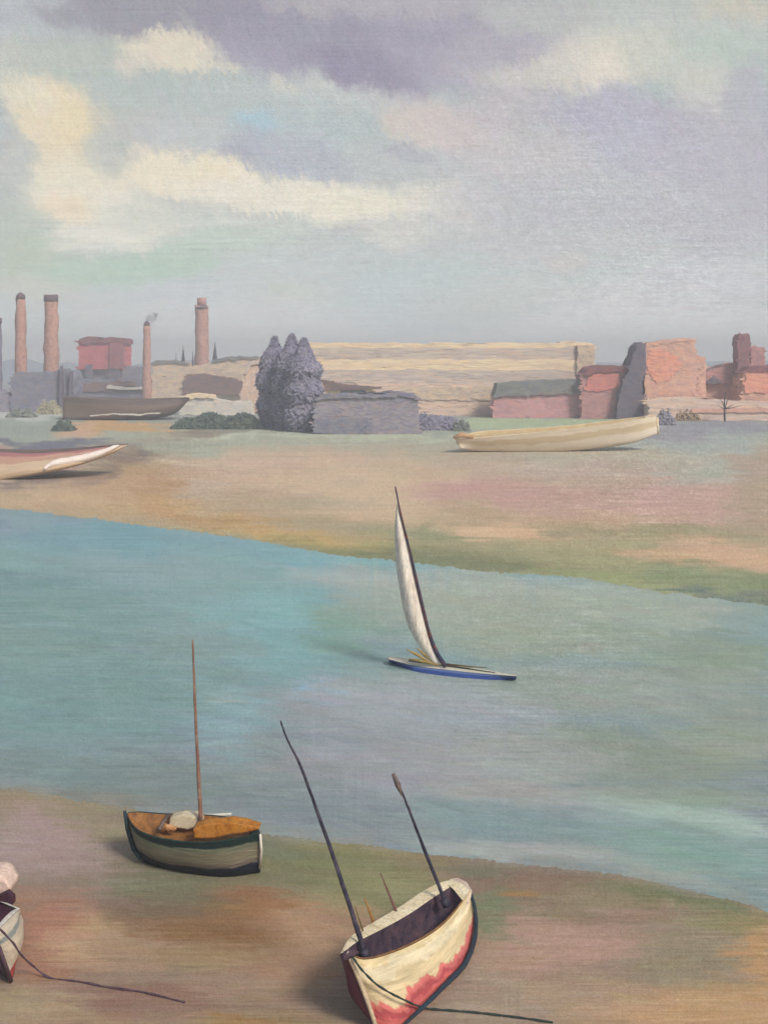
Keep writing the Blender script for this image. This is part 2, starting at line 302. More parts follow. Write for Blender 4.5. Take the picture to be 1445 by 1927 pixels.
ge = [E(60, 800, 120, 30, (152, 162, 148)), E(40, 778, 90, 12, (192, 196, 186)), E(150, 800, 40, 12, (142, 152, 142)), E(215, 806, 115, 14, (198, 158, 106), 0, .95, .3), E(150, 812, 50, 16, (207, 167, 137), 0, .8),
 E(130, 838, 180, 9, (106, 108, 120), 2, .9, .4), E(40, 868, 90, 20, (170, 122, 120)), E(300, 843, 130, 22, (142, 122, 100), -14, .9, .4), E(250, 862, 120, 8, (114, 102, 94), -22, .8, .5), E(60, 903, 150, 9, (124, 112, 112), -7, .85, .5), E(420, 838, 200, 16, (170, 174, 152)),  # low dark streaks at left add painted shade below the beached hull
 E(520, 818, 220, 6, (200, 206, 178), 0, .7, .5), E(700, 822, 180, 7, (188, 192, 162), 0, .8, .5), E(280, 925, 200, 45, (188, 156, 120)), E(300, 910, 60, 30, (174, 138, 98), 0, .6), E(390, 960, 140, 24, (192, 156, 110), 6), E(90, 935, 120, 18, (194, 168, 132)), E(380, 915, 50, 30, (182, 170, 154), 0, .7),
 E(560, 890, 220, 40, (202, 174, 147)), E(700, 930, 150, 60, (204, 180, 148)), E(480, 950, 110, 30, (182, 162, 132)), E(560, 1010, 150, 14, (194, 162, 102), 7), E(430, 985, 130, 12, (182, 150, 102), 7), E(600, 950, 100, 8, (170, 158, 132), 0, .6), E(620, 985, 120, 10, (162, 152, 122), 3, .6),
 E(690, 1042, 170, 18, (134, 136, 94), 4), E(880, 1062, 260, 18, (122, 126, 94), 3, .9, .4), E(800, 1008, 120, 12, (148, 148, 114), 3), E(950, 1003, 120, 16, (216, 180, 144), 4), E(1060, 1030, 140, 8, (208, 178, 136), 3, .7), E(700, 1012, 50, 8, (170, 162, 122), 3),
 E(900, 925, 110, 22, (194, 154, 144)), E(1040, 935, 200, 26, (188, 152, 138)), E(1160, 895, 150, 34, (182, 158, 136)), E(1050, 885, 120, 14, (186, 168, 150)), E(1290, 945, 120, 46, (194, 158, 146)), E(1320, 885, 90, 28, (170, 174, 160)), E(1415, 880, 50, 40, (172, 152, 132)), E(1420, 960, 50, 60, (168, 150, 124)),
 E(1100, 980, 160, 14, (192, 162, 132)), E(1220, 1000, 180, 14, (154, 146, 110), 3), E(1150, 1050, 250, 26, (158, 152, 114), 4), E(1385, 1045, 130, 28, (210, 172, 140), 8), E(1250, 1048, 70, 12, (206, 170, 134), 6, .7), E(1160, 1095, 110, 16, (154, 162, 114), 6), E(1350, 1090, 160, 18, (134, 144, 108), 7), E(1400, 1122, 120, 9, (100, 118, 110), 8, .9, .4),
 E(1290, 830, 150, 30, (162, 170, 162)), E(1020, 797, 190, 12, (170, 184, 144), -2, .95, .3), E(1380, 800, 130, 12, (142, 142, 150)), E(1150, 860, 200, 14, (178, 170, 148)), E(1250, 815, 80, 12, (152, 147, 152)),
 E(60, 1520, 160, 34, (153, 137, 111)), E(50, 1590, 120, 60, (155, 135, 129)), E(300, 1610, 170, 70, (131, 125, 101)), E(200, 1560, 70, 40, (147, 133, 109)), E(180, 1680, 170, 36, (139, 121, 107)), E(570, 1625, 130, 42, (119, 117, 87), 5, .9, .5), E(650, 1592, 160, 18, (153, 137, 95), 4), E(530, 1580, 70, 12, (147, 129, 93), 4, .8), E(550, 1650, 60, 20, (103, 111, 99), 0, .5),
 E(725, 1655, 100, 46, (137, 133, 95)), E(660, 1700, 60, 40, (147, 137, 99)), E(430, 1740, 210, 56, (139, 105, 71), 0, .9, .6), E(500, 1700, 90, 30, (149, 111, 77)), E(310, 1700, 110, 36, (119, 103, 85)), E(90, 1770, 70, 80, (161, 117, 95)), E(165, 1772, 72, 52, (177, 148, 115), 0, .9, .3), E(245, 1795, 62, 36, (161, 135, 111), 0, .8, .3), E(400, 1800, 130, 24, (153, 129, 95)),
 E(280, 1880, 220, 36, (137, 107, 91)), E(50, 1895, 90, 36, (165, 145, 113)), E(470, 1850, 130, 36, (153, 129, 107)), E(160, 1930, 140, 20, (157, 131, 103), 0, .8), E(610, 1740, 90, 60, (173, 141, 111)), E(560, 1820, 90, 36, (159, 127, 99)), E(500, 1925, 140, 24, (147, 127, 95)), E(470, 1920, 60, 14, (153, 113, 69), 0, .7),
 E(1020, 1675, 150, 54, (131, 109, 93), 4, .9, .5), E(990, 1683, 30, 7, (163, 113, 65), 0, .8, .5), E(1200, 1700, 190, 50, (139, 127, 101)), E(1310, 1790, 130, 70, (145, 135, 109)), E(960, 1790, 110, 70, (165, 139, 117)), E(1080, 1780, 130, 40, (173, 141, 123)), E(1290, 1690, 160, 16, (111, 117, 83), 9), E(1180, 1730, 80, 24, (151, 127, 111)),
 E(1340, 1900, 260, 46, (189, 153, 111)), E(1430, 1800, 44, 80, (183, 145, 101), 0, .9, .4), E(1100, 1870, 130, 34, (167, 143, 117)), E(930, 1880, 90, 50, (157, 141, 121)), E(930, 1715, 34, 50, (115, 121, 93), 30, .8, .5), E(1380, 1735, 70, 20, (135, 129, 91)), E(905, 1640, 60, 14, (111, 113, 91), 3, .8),
 E(590, 1630, 150, 50, (122, 122, 88), 6, .85, .4), E(700, 1680, 110, 44, (136, 134, 96), 0, .8, .5), E(500, 1600, 60, 24, (112, 118, 96), 0, .7), E(310, 1660, 150, 30, (122, 124, 98), 0, .7), E(90, 1590, 110, 50, (164, 142, 136), 20, .8, .5), E(90, 1730, 60, 50, (168, 124, 102), 0, .7), E(930, 1720, 44, 44, (122, 130, 98), 0, .7)]
GR = Canvas(-100, 1545, 690, 2200, ground_rows, ge, 11, 5, (34, 5, 'h'))
GR.strokes(2600, (60, 170), (9, 26), lambda x, y: 2, 4.5, 2.5, .6, (860, 2190))
GR.strokes(3800, (25, 90), (3, 9), lambda x, y: 2, 5.0, 2.6, .6, (830, 2190))
GR.strokes(1500, (14, 50), (2, 5), lambda x, y: 1, 5.0, 2.6, .6, (760, 1150))
GR.strokes(900, (18, 50), (4, 10), lambda x, y: random.choice([88, 60, 5]), 4.0, 2.6, .4, (1480, 2000))
def bank_d(C):
    X = C.x0 + np.arange(C.w)[None, :] * STEP; Y = C.y0 + np.arange(C.h)[:, None] * STEP
    return Y - np.interp(X, *zip(*FAR_BANK)), np.interp(X, *zip(*NEAR_BANK)) - Y
d1, d2 = bank_d(GR)
for dd, wd, op_, c_ in ((d1, 7, .35, (150, 150, 120)), (d2, 16, .6, (140, 140, 126))):
    k = np.clip(1 - np.abs(dd + GR.fbm2(60, 5) * 5) / wd, 0, 1) * op_ * np.clip(GR.fbm(60) + .7, 0, 1.3)
    GR.img += (np.array(c_, float) - GR.img) * k[..., None]
GR.strokes(1700, (20, 70), (1.5, 3.5), lambda x, y: 2, 13, 3, .5, (820, 2100))
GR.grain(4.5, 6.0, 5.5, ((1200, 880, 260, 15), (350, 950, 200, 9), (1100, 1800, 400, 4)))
xs, ys = cols_rows(707.4, 2110)
ys = np.concatenate([ys, [2150, 2250, 2500, 3200, 5000, 9000]])
PX, PY = np.meshgrid(xs, ys)
Yg = H * F / (PY - HZ)
fb = np.interp(PX, *zip(*FAR_BANK)); nb_ = np.interp(PX, *zip(*NEAR_BANK))
rag = np.array([mnoise.noise(Vector((x * 0.03, 3, 0))) * 5 + mnoise.noise(Vector((x * 0.13, 7, 0))) * 3.5 + mnoise.noise(Vector((x * 0.3, 17, 0))) * 1.2 for x in xs])[None, :]
d = np.minimum(PY - fb - rag, nb_ + np.roll(rag, 97) - PY)
XG = np.clip((PX - CX) / F * Yg, -2600, 2600)
Z = np.interp(d, [-26, 0, 14, 60], [0.0, WL, WL * 2.4, -0.5])
gnd = grid_object('ground', np.stack([XG, Yg, Z], -1), GR.sample(PX, PY), PX, PY, painted_surface('tidal_mud_and_sand', (1.0, 1.01, 1.03), 0.85, 0.2, 0.6, (3.0, 14.0, 1)))

water_rows = [(940, (128, 158, 164)), (1050, (130, 166, 168)), (1150, (134, 160, 158)), (1300, (126, 154, 154)), (1400, (134, 150, 154)), (1550, (138, 150, 152)), (1750, (130, 154, 152))]
we = [E(20, 985, 110, 26, (136, 152, 164)), E(300, 1015, 260, 40, (114, 162, 172), 4), E(600, 1060, 210, 32, (126, 178, 182), 5), E(150, 1130, 220, 60, (118, 154, 152)), E(60, 1090, 140, 20, (110, 148, 148)), E(120, 1300, 260, 110, (118, 153, 150)), E(60, 1220, 120, 40, (126, 156, 150)), E(390, 1100, 130, 90, (134, 166, 166)), E(230, 1075, 150, 34, (138, 166, 170), 0, .7),
 E(560, 1200, 100, 90, (126, 172, 174)), E(520, 1150, 120, 40, (130, 176, 176)), E(650, 1190, 60, 50, (128, 162, 147)), E(700, 1085, 130, 26, (170, 176, 169), 3), E(910, 1120, 220, 40, (172, 180, 165)), E(1010, 1160, 300, 50, (162, 172, 153)), E(1230, 1140, 200, 40, (164, 176, 159), 3), E(1340, 1240, 120, 50, (140, 156, 133)), E(1050, 1210, 200, 30, (156, 168, 147)),
 E(1050, 1300, 420, 50, (154, 164, 151)), E(660, 1330, 150, 50, (152, 158, 161)), E(640, 1290, 70, 20, (162, 174, 182), 0, .6), E(590, 1296, 30, 8, (138, 182, 206), 8, .9), E(830, 1340, 210, 56, (160, 168, 173), 8), E(730, 1440, 240, 60, (156, 158, 163)), E(1150, 1420, 260, 46, (138, 151, 131), 4), E(960, 1430, 170, 50, (160, 166, 161)), E(1380, 1380, 120, 60, (150, 160, 141)),
 E(1000, 1490, 200, 20, (170, 168, 161), 3, .7), E(1290, 1500, 160, 26, (140, 156, 137)), E(1300, 1540, 230, 22, (168, 190, 177), 9, .85, .4), E(1300, 1600, 220, 46, (134, 164, 153), 9), E(930, 1545, 200, 30, (134, 156, 155), 4), E(1000, 1600, 200, 16, (170, 174, 167), 4), E(1250, 1645, 160, 12, (160, 170, 157), 8, .8), E(700, 1560, 120, 26, (138, 148, 149)),
 E(330, 1470, 260, 56, (122, 138, 135)), E(590, 1530, 150, 36, (130, 142, 145)), E(440, 1370, 70, 70, (138, 172, 178), 0, .8), E(500, 1440, 80, 60, (138, 150, 149)), E(160, 1500, 160, 14, (130, 132, 119), 5, .7), E(560, 1440, 60, 20, (150, 142, 139), 0, .4), E(100, 1440, 160, 30, (120, 142, 139)), E(330, 1215, 30, 30, (130, 156, 146), 0, .6),
 E(411, 1309, 21, 19, (152, 184, 178), 0, .9, .15), E(408, 1310, 11, 9, (154, 164, 158), 0, 1, .15)]
WT = Canvas(-100, 1545, 930, 1760, water_rows, we, 12, 9, (50, 6, 'h'))
WT.strokes(2200, (60, 180), (8, 24), lambda x, y: 4 if x < 600 else 8, 6.0, 3.0, .6)
WT.strokes(3200, (40, 120), (3, 9), lambda x, y: 3 if x < 600 else 7, 6.5, 2.8, .55)
WT.strokes(260, (60, 180), (5, 12), lambda x, y: 84, 3.0, 2.0, .3, (960, 1200))
WT.strokes(500, (50, 150), (1.5, 4), lambda x, y: 8, 11.0, 2.0, .5, (1480, 1700))
d1, d2 = bank_d(WT)
for dd, wd, op_, c_ in ((d1, 6, .4, (150, 158, 140)), (d2, 26, .5, (150, 146, 132))):
    k = np.clip(1 - np.abs(dd + WT.fbm2(60, 5) * 6) / wd, 0, 1) * op_ * np.clip(WT.fbm(60) + .7, 0, 1.3)
    WT.img += (np.array(c_, float) - WT.img) * k[..., None]
WT.strokes(1600, (25, 110), (1.5, 3.5), lambda x, y: 3 if x < 600 else 8, 12, 2.5, .5)
WT.strokes(60, (90, 190), (3, 7), lambda x, y: 88, 9, 2, .4, (1190, 1420))
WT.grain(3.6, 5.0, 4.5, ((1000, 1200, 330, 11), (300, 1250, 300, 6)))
xs, ys = cols_rows(930, 1760)
ys = np.concatenate([[880, 900, 915], ys])
PX, PY = np.meshgrid(xs, ys); Yg = (H - WL) * F / (PY - HZ)
keep = np.stack([(PX - CX) / F * Yg, Yg, np.full_like(Yg, WL)], -1)
# past the frame the river keeps following its banks
water = grid_object('water', keep, WT.sample(PX, PY), PX, PY, painted_surface('river_water', (.93, .93, .94), 0.5, 0.3, 0.7, (1.6, 16.0, 1)))

# ------------------------------------------------------------------ far shore
def prism(name, pts, Y0, depth, mat, parent=None, cell=1.3, amp=0.28, freq=0.35, roof=None):
    """outline seen from the river (photo columns/rows; row None = ground) at distance Y0, given its real depth"""
    bm = bmesh.new(); fr = []; bk = []
    for px, py in pts:
        p = at(px, py, Y0) if py is not None else Vector(((px - CX) / F * Y0, Y0, 0.0))
        fr.append(bm.verts.new(p)); bk.append(bm.verts.new(p + Vector((0, depth, 0))))
    n = len(fr)
    bm.faces.new(fr); bm.faces.new(bk[::-1])
    for i in range(n): bm.faces.new((fr[i], bk[i], bk[(i + 1) % n], fr[(i + 1) % n]))
    wobble(bm, cell, amp * 1.35, freq, flat=.0 if Y0 > 150 else .12)
    gp = HZ + H * F / Y0
    poly = [(x, gp if y is None else y) for x, y in pts]
    x0, x1 = max(-30, min(p[0] for p in poly)), min(1475, max(p[0] for p in poly)); y0, y1 = min(p[1] for p in poly), max(p[1] for p in poly)
    me_mats = []
    if Y0 > 150 and (x1 - x0) > 14 and (y1 - y0) > 9 and mat.name in PAL:
        R = random.Random(int(x0 * 7 + y0)); n = int((x1 - x0) * (y1 - y0) / 34); s_ = Y0 / F
        me_mats = daub_mats(mat)
        for _ in range(n):
            px, py = R.uniform(x0, x1), R.uniform(y0, y1)
            if not inside(px, py, poly): continue
            wide = x1 - x0 > 200; L_ = R.uniform(3, 12) * (2.3 if wide else 1 if x1 - x0 > 60 else .6); W_ = R.uniform(1.0, 3.4) * (.8 if wide else 1); a = R.gauss(0, .03 if wide else .18) if x1 - x0 > 60 else R.gauss(.2, .9)
            Yd = Y0 - R.uniform(.03, .14) ; vs = []
            for k in range(9):
                th = 2 * math.pi * k / 9; rr = R.uniform(.75, 1.15)
                u, v = math.cos(th) * L_ * rr, math.sin(th) * W_ * rr
                qx, qy = px + u * math.cos(a) - v * math.sin(a), py + u * math.sin(a) + v * math.cos(a)
                p = at(qx, qy, Y0); p.y = Yd; p.z = max(p.z, .02); vs.append(bm.verts.new(p))
            vs.reverse()
            f = bm.faces.new(vs); f.material_index = 1 + R.randrange(5)
            f.normal_update()
            if f.normal.y > 0: f.normal_flip()
    o = from_bm(name, bm, mat, parent)
    for m_ in me_mats: o.data.materials.append(m_)
    return o

def box_px(name, x0, x1, ytop, ybot, Y0, depth, mat, parent=None, **k):
    return prism(name, [(x0, ybot), (x0, ytop), (x1, ytop), (x1, ybot)], Y0, depth, mat, parent, **k)

def tube(name, pts, radii, mat, parent=None, sides=10, cap=True, wob=0.0):
    bm = bmesh.new(); rings = []
    for i, p in enumerate(pts):
        p = Vector(p); a = Vector(pts[max(0, i - 1)]); b = Vector(pts[min(len(pts) - 1, i + 1)]); dr = (b - a).normalized()
        if i == 0:
            ref = Vector((0, 1, 0)) if abs(dr.y) < .9 else Vector((1, 0, 0))
            u = dr.cross(ref).normalized()
        else:
            u = (u - dr * u.dot(dr)).normalized()
        v = dr.cross(u).normalized()
        r = radii[i] if isinstance(radii, (list, tuple)) else radii
        ring = []
        for k in range(sides):
            th = 2 * math.pi * k / sides
            q = p + (u * math.cos(th) + v * math.sin(th)) * r
            if wob: q += mnoise.noise_vector(q * (1.2 / max(r, .05))) * wob
            ring.append(bm.verts.new(q))
        rings.append(ring)
    for a, b in zip(rings, rings[1:]):
        for k in range(sides): bm.faces.new((a[k], a[(k + 1) % sides], b[(k + 1) % sides], b[k]))
    if cap:
        bm.faces.new(rings[0]); bm.faces.new(rings[-1][::-1])
    return from_bm(name, bm, mat, parent, True)

def resample(pts, n):
    """Catmull-Rom through points"""
    P = [Vector(p) for p in pts]; m_ = len(P) - 1; out = []
    for i in range(n):
        t_ = i / (n - 1) * m_; k = min(int(t_), m_ - 1); f = t_ - k
        p0 = P[k - 1] if k > 0 else P[0] * 2 - P[1]; p3 = P[k + 2] if k + 2 <= m_ else P[m_] * 2 - P[m_ - 1]
        p1, p2 = P[k], P[k + 1]
        out.append(0.5 * ((2 * p1) + (p2 - p0) * f + (2 * p0 - 5 * p1 + 4 * p2 - p3) * f * f + (3 * p1 - p0 - 3 * p2 + p3) * f ** 3))
    return out

def base(px, Y): return Vector(((px - CX) / F * Y, Y, 0))

def dabs(name, fn, n, size, mat, parent=None, seed=0):
    """foliage: leaf clumps as many small curved faces through the crown's volume"""
    R = np.random.default_rng(seed); vs = []; fs = []
    for i in range(n):
        c, nrm = fn(R)
        nrm = nrm / (np.linalg.norm(nrm) + 1e-6) + R.normal(size=3) * .26; nrm /= np.linalg.norm(nrm)
        t1 = np.cross(nrm, R.normal(size=3)); t1 /= np.linalg.norm(t1); t2 = np.cross(nrm, t1)
        s_ = size * R.uniform(.5, 1.3)
        k = len(vs)
        for a, b in ((-1, -.3), (-.2, -.8), (.9, -.2), (1.1, .4), (.1, .9), (-.8, .5)):
            vs.append(c + (t1 * a + t2 * b * .6) * s_ + nrm * (a * a) * s_ * .3)
        fs.append(tuple(range(k, k + 6)))
    me = bpy.data.meshes.new(name); me.from_pydata([tuple(v) for v in vs], [], fs)
    return link_mesh(name, me, mat, parent)

def leafy(m):
    """leaves let part of the light through"""
    t = m.node_tree; b = t.nodes['Principled BSDF']; o = t.nodes['Material Output']
    tr = t.nodes.new('ShaderNodeBsdfTranslucent'); t.links.new(b.inputs['Base Color'].links[0].from_socket, tr.inputs['Color'])
    ms = t.nodes.new('ShaderNodeMixShader'); ms.inputs[0].default_value = .5
    t.links.new(b.outputs[0], ms.inputs[1]); t.links.new(tr.outputs[0], ms.inputs[2]); t.links.new(ms.outputs[0], o.inputs[0])
PAL = {}
_pm = paint_mat
def paint_mat(name, cols, *a, **k):
    m_ = _pm(name, cols, *a, **k); PAL[m_.name] = (np.mean(np.array(cols, float), 0), k.get('g', 1.0)); return m_
DM = {}
def daub_mats(mat):
    if mat.name not in DM:
        c, g = PAL[mat.name]; out = []
        for q, dv in enumerate(((18, 14, 8), (-16, -13, -6), (-9, -5, 4), (16, 2, -9), (6, 9, 2))):
            cc = np.clip(c + np.array(dv) * .62, 8, 246)
            out.append(_pm(mat.name + '_touch', [cc - 5, cc + 5], 1.1, (1, 1, 3), rough=.9, g=g, bump=0))
        DM[mat.name] = out
    return DM[mat.name]
def inside(px, py, poly):
    c = False; j = len(poly) - 1
    for i in range(len(poly)):
        xi, yi = poly[i]; xj, yj = poly[j]
        if (yi > py) != (yj > py) and px < (xj - xi) * (py - yi) / (yj - yi) + xi: c = not c
        j = i
    return c
M = {}
M['brickpink'] = paint_mat('pink_brick', [(158, 122, 114), (198, 152, 134), (210, 168, 150)], .9, rough=.9)
M['brickdark'] = paint_mat('soot_dark_brick', [(96, 84, 92), (130, 104, 104)], .9, rough=.9)
M['purple'] = paint_mat('blue_grey_sheeting', [(120, 122, 140), (138, 136, 150), (150, 144, 152)], .35, rough=.9)
M['hills'] = paint_mat('far_blue_hill', [(140, 160, 176), (158, 172, 182)], .05, rough=1)
M['redpink'] = paint_mat('rose_red_render', [(190, 96, 104), (216, 120, 122), (170, 96, 104)], .28, rough=.85)
M['maroon'] = paint_mat('maroon_roof', [(118, 78, 84), (158, 96, 100)], .4, rough=.85)
M['cream'] = paint_mat('cream_render', [(194, 172, 156), (220, 196, 168), (234, 214, 184)], .22, (1, 1, 2.4), rough=.85)
M['creambright'] = paint_mat('sunlit_cream_paint', [(228, 194, 156), (242, 218, 180), (244, 228, 200)], .15, (1, 1, 4), rough=.8, g=1.1)
M['greytaupe'] = paint_mat('grey_taupe_roof', [(182, 168, 160), (200, 184, 170), (222, 204, 186)], .13, (1, 1, 4), rough=.85, g=1.12)
M['pinkcream'] = paint_mat('pinkish_cream_wall', [(198, 172, 158), (216, 190, 166), (228, 202, 182)], .16, (1, 1, 2), rough=.85, g=1.15)
M['brownroof'] = paint_mat('brown_mauve_roof', [(122, 98, 92), (146, 116, 106), (118, 104, 112)], .3, (1, 1, 3), rough=.85)
M['darkbrown'] = paint_mat('tarred_brown_planks', [(94, 82, 78), (116, 98, 88), (104, 94, 92)], .3, (1, 1, 4), rough=.8)
M['white'] = paint_mat('off_white_paint', [(206, 200, 188), (236, 228, 214)], .4, rough=.7)
M['lilac'] = paint_mat('lilac_grey_boards', [(142, 138, 152), (156, 150, 160), (166, 156, 160)], .2, rough=.9)
M['treepurple'] = paint_mat('lilac_grey_foliage', [(124, 122, 138), (136, 133, 146), (146, 141, 150)], .3, rough=.95, g=2.1)
M['hedge'] = paint_mat('dark_blue_green_foliage', [(84, 98, 100), (108, 122, 112), (128, 136, 120)], .4, rough=.95, g=1.5)
M['bushcream'] = paint_mat('pale_cream_foliage', [(176, 172, 150), (214, 206, 180)], .6, rough=.9, g=1.3)
M['bushgrey'] = paint_mat('grey_green_foliage', [(130, 136, 132), (176, 180, 168)], .8, rough=.9, g=1.3)
M['pinkwall'] = paint_mat('rose_pink_wall', [(192, 142, 148), (216, 162, 164), (202, 158, 156)], .2, (1, 1, 2), rough=.85)
M['greyroof'] = paint_mat('slate_grey_roof', [(120, 122, 122), (146, 144, 140)], .25, (1, 1, 3), rough=.85)
M['salmon'] = paint_mat('salmon_render', [(206, 128, 122), (222, 144, 132)], .3, rough=.85)
M['darkpurple'] = paint_mat('dark_wall_and_shaded_gable', [(100, 96, 114), (120, 112, 124), (110, 98, 108)], .35, rough=.9)  # shared by dark walls and the gable painted as shade
M['orange'] = paint_mat('orange_pink_brick', [(206, 160, 144), (226, 174, 152), (230, 190, 166)], .25, rough=.85)
M['orangehot'] = paint_mat('bright_orange_brick', [(230, 154, 130), (234, 170, 144)], .25, rough=.85)
M['mauvered'] = paint_mat('mauve_red_tiles', [(184, 134, 132), (206, 152, 144), (164, 124, 132)], .3, rough=.85)
M['ink'] = paint_mat('dark_ironwork', [(54, 52, 66), (80, 74, 86)], 1.0, rough=.7)

for k in ('treepurple', 'hedge', 'bushcream', 'bushgrey'): leafy(M[k])
# distant hills
def hill(name_pts):
    bm = bmesh.new(); Y0 = 1500
    top = [(-400, 688), (-200, 680), (0, 682), (20, 676), (42, 672), (60, 678), (80, 684), (110, 686), (128, 680), (150, 684), (250, 688), (300, 679), (450, 677), (560, 680), (700, 682), (900, 684), (1150, 682), (1350, 680), (1500, 676), (1900, 684)]
    f_ = [bm.verts.new(at(x, y, Y0)) for x, y in top]; b_ = [bm.verts.new(base(x, Y0 - 160) + Vector((0, 0, -.5))) for x, y in top]; k_ = [bm.verts.new(base(x, Y0 + 300) + Vector((0, 0, -.5))) for x, y in top]
    for i in range(len(top) - 1):
        bm.faces.new((b_[i], b_[i + 1], f_[i + 1], f_[i])); bm.faces.new((f_[i], f_[i + 1], k_[i + 1], k_[i]))
    wobble(bm, 12, 1.4, .05, 4)
    return tag(from_bm('hills', bm, M['hills'], None, True), kind='structure')
hill(None)

# chimneys
def chimney(x0, x1, ytop, Y, label, cap='flat', taper=.9, mat='brickpink', smoke=False, group='factory chimneys on the far shore'):
    cx_ = (x0 + x1) / 2; b0 = base(cx_, Y); r = (x1 - x0) / 2 / F * Y
    t_ = thing('factory_chimney', b0, label, 'chimney', group)
    ztop = at(cx_, ytop, Y).z
    n = 16; pts = [b0 + Vector((mnoise.noise(Vector((i * .9, cx_, 0))) * r * .12, 0, ztop * i / (n - 1))) for i in range(n)]
    rad = [r * (1.12 - (1.12 - taper) * i / (n - 1)) * (1 + .06 * mnoise.noise(Vector((i * 1.7, cx_, 4)))) for i in range(n)]
    tube('shaft', pts, rad, M[mat], t_, 14, wob=r * .24)
    if cap == 'flat':
        tube('rim', [pts[-1] - Vector((0, 0, r * .8)), pts[-1] + Vector((0, 0, r * .12))], [r * taper * 1.12, r * taper * 1.1], M['brickdark'], t_, 14, wob=r * .1)
    elif cap == 'round':
        tube('crown', [pts[-1], pts[-1] + Vector((0, 0, r * .7)), pts[-1] + Vector((0, 0, r * 1.15))], [r * taper, r * .7, r * .15], M['brickdark'], t_, 14, wob=r * .08)
    elif cap == 'stub':
        tube('rim', [pts[-1] - Vector((0, 0, r * .5)), pts[-1]], [r * taper * 1.1, r * taper * 1.0], M['brickdark'], t_, 14, wob=r * .1)
        tube('flue', [pts[-1], pts[-1] + Vector((0, 0, 14 / F * Y))], [r * .68, r * .66], M[mat], t_, 12, wob=r * .08)
    return t_
chimney(29, 51, 563, 460, 'pink brick chimney with a rounded dark top, shorter slim one beside the taller flat-topped chimney', 'round', .82)
chimney(84, 111, 557, 462, 'pink brick chimney with a flat dark rim, standing behind the blue grey boiler house', 'flat', .88)
chimney(269, 285, 613, 560, 'thin brown pink chimney with a dark top giving off a wisp of smoke', 'round', .78)
chimney(367, 393, 575, 600, 'stout pink chimney with a narrower flue on top, behind the cream houses', 'stub', .9)
chimney(-16, 4, 600, 455, 'dark grey chimney cut off by the picture edge', 'flat', .9, 'purple')

# wisp of smoke over the thin chimney
sm = bpy.data.materials.new('coal_smoke'); sm.use_nodes = True; t = sm.node_tree; t.nodes.clear()
o_ = t.nodes.new('ShaderNodeOutputMaterial'); v_ = t.nodes.new('ShaderNodeVolumePrincipled'); v_.inputs['Color'].default_value = (.22, .22, .25, 1)
nz = t.nodes.new('ShaderNodeTexNoise'); nz.inputs['Scale'].default_value = .45; nz.inputs['Detail'].default_value = 4
mr = t.nodes.new('ShaderNodeMapRange'); mr.inputs[1].default_value = .45; mr.inputs[2].default_value = .65; mr.inputs[3].default_value = 0; mr.inputs[4].default_value = .35
tc = t.nodes.new('ShaderNodeTexCoord'); t.links.new(tc.outputs['Object'], nz.inputs[0]); t.links.new(nz.outputs['Fac'], mr.inputs[0]); t.links.new(mr.outputs[0], v_.inputs['Density']); t.links.new(v_.outputs[0], o_.inputs['Volume'])
s0 = at(277, 611, 560)
smo = tube('smoke', [s0 + Vector(p) for p in ((0, 0, 0), (1.0, 0, 2), (2.4, 0, 3.6), (5, 0, 4.6), (7, 0, 5))], [.8, 2.0, 2.6, 2.0, .5], sm, None, 12, wob=.5)
tag(smo, 'dark wisp of smoke drifting off the thin chimney', 'smoke', kind='stuff')

# boiler house under the two chimneys
Y0 = 436
th = thing('boiler_house', base(78, Y0), 'blue grey boiler house with an uneven roofline at the foot of two pink chimneys', 'building')
prism('wall', [(22, None), (22, 712), (34, 700), (60, 704), (88, 700), (100, 702), (112, 694), (116, 706), (131, 697), (135, 712), (136, None)], Y0, 16, M['purple'], th, amp=.5, freq=.25)
prism('annex', [(-60, None), (-60, 738), (-10, 735), (14, 742), (21.5, 748), (21.5, None)], Y0 + 1, 12, M['lilac'], th, amp=.4)
prism('buttress', [(112, None), (113, 690), (117, 688), (119, None)], Y0 - 2.6, 2, M['darkpurple'], th, amp=.15)
prism('buttress', [(130, None), (131, 700), (135, 698), (137, None)], Y0 - 2.6, 2, M['darkpurple'], th, amp=.15)

# red house on piers
Y0 = 640
th = thing('red_house', base(190, Y0), 'rose red house with a maroon roof raised on dark piers', 'house')
box_px('wall', 149, 231, 640, 695, Y0, 22, M['redpink'], th, amp=.5, cell=2)
prism('roof', [(147, 646), (149, 638), (160, 634), (170, 633), (180, 638), (200, 636), (231, 636), (234, 646)], Y0 - 1.2, 25, M['maroon'], th, amp=.35)
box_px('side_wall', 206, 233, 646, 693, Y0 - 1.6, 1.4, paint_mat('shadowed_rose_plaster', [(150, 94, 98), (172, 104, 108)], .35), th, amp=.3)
for a, b in ((162, 174), (206, 226)):
    box_px('pier', a, b, 686, 755, Y0 - .6, 6, M['darkpurple'], th, amp=.3)
box_px('lower_wall', 150, 262, 690, 758, Y0 + 4, 12, M['purple'], th, amp=.4, cell=2)

# long blue-grey shed in front of it, with brown roof
Y0 = 590
th = thing('long_shed', base(240, Y0), 'long low blue grey shed with a brown roof patch and cream eaves', 'shed')
box_px('wall', 137, 452, 715, 756, Y0, 14, M['purple'], th, cell=2.2, amp=.5)
prism('roof', [(155, 737), (157, 721), (250, 717), (262, 736)], Y0 - 1.5, 12, M['brownroof'], th, amp=.5, cell=2)
prism('eaves_board', [(200, 731), (203, 725), (240, 729), (285, 727), (286, 732), (240, 734)], Y0 - 2.6, 1, M['white'], th, amp=.35, cell=1)

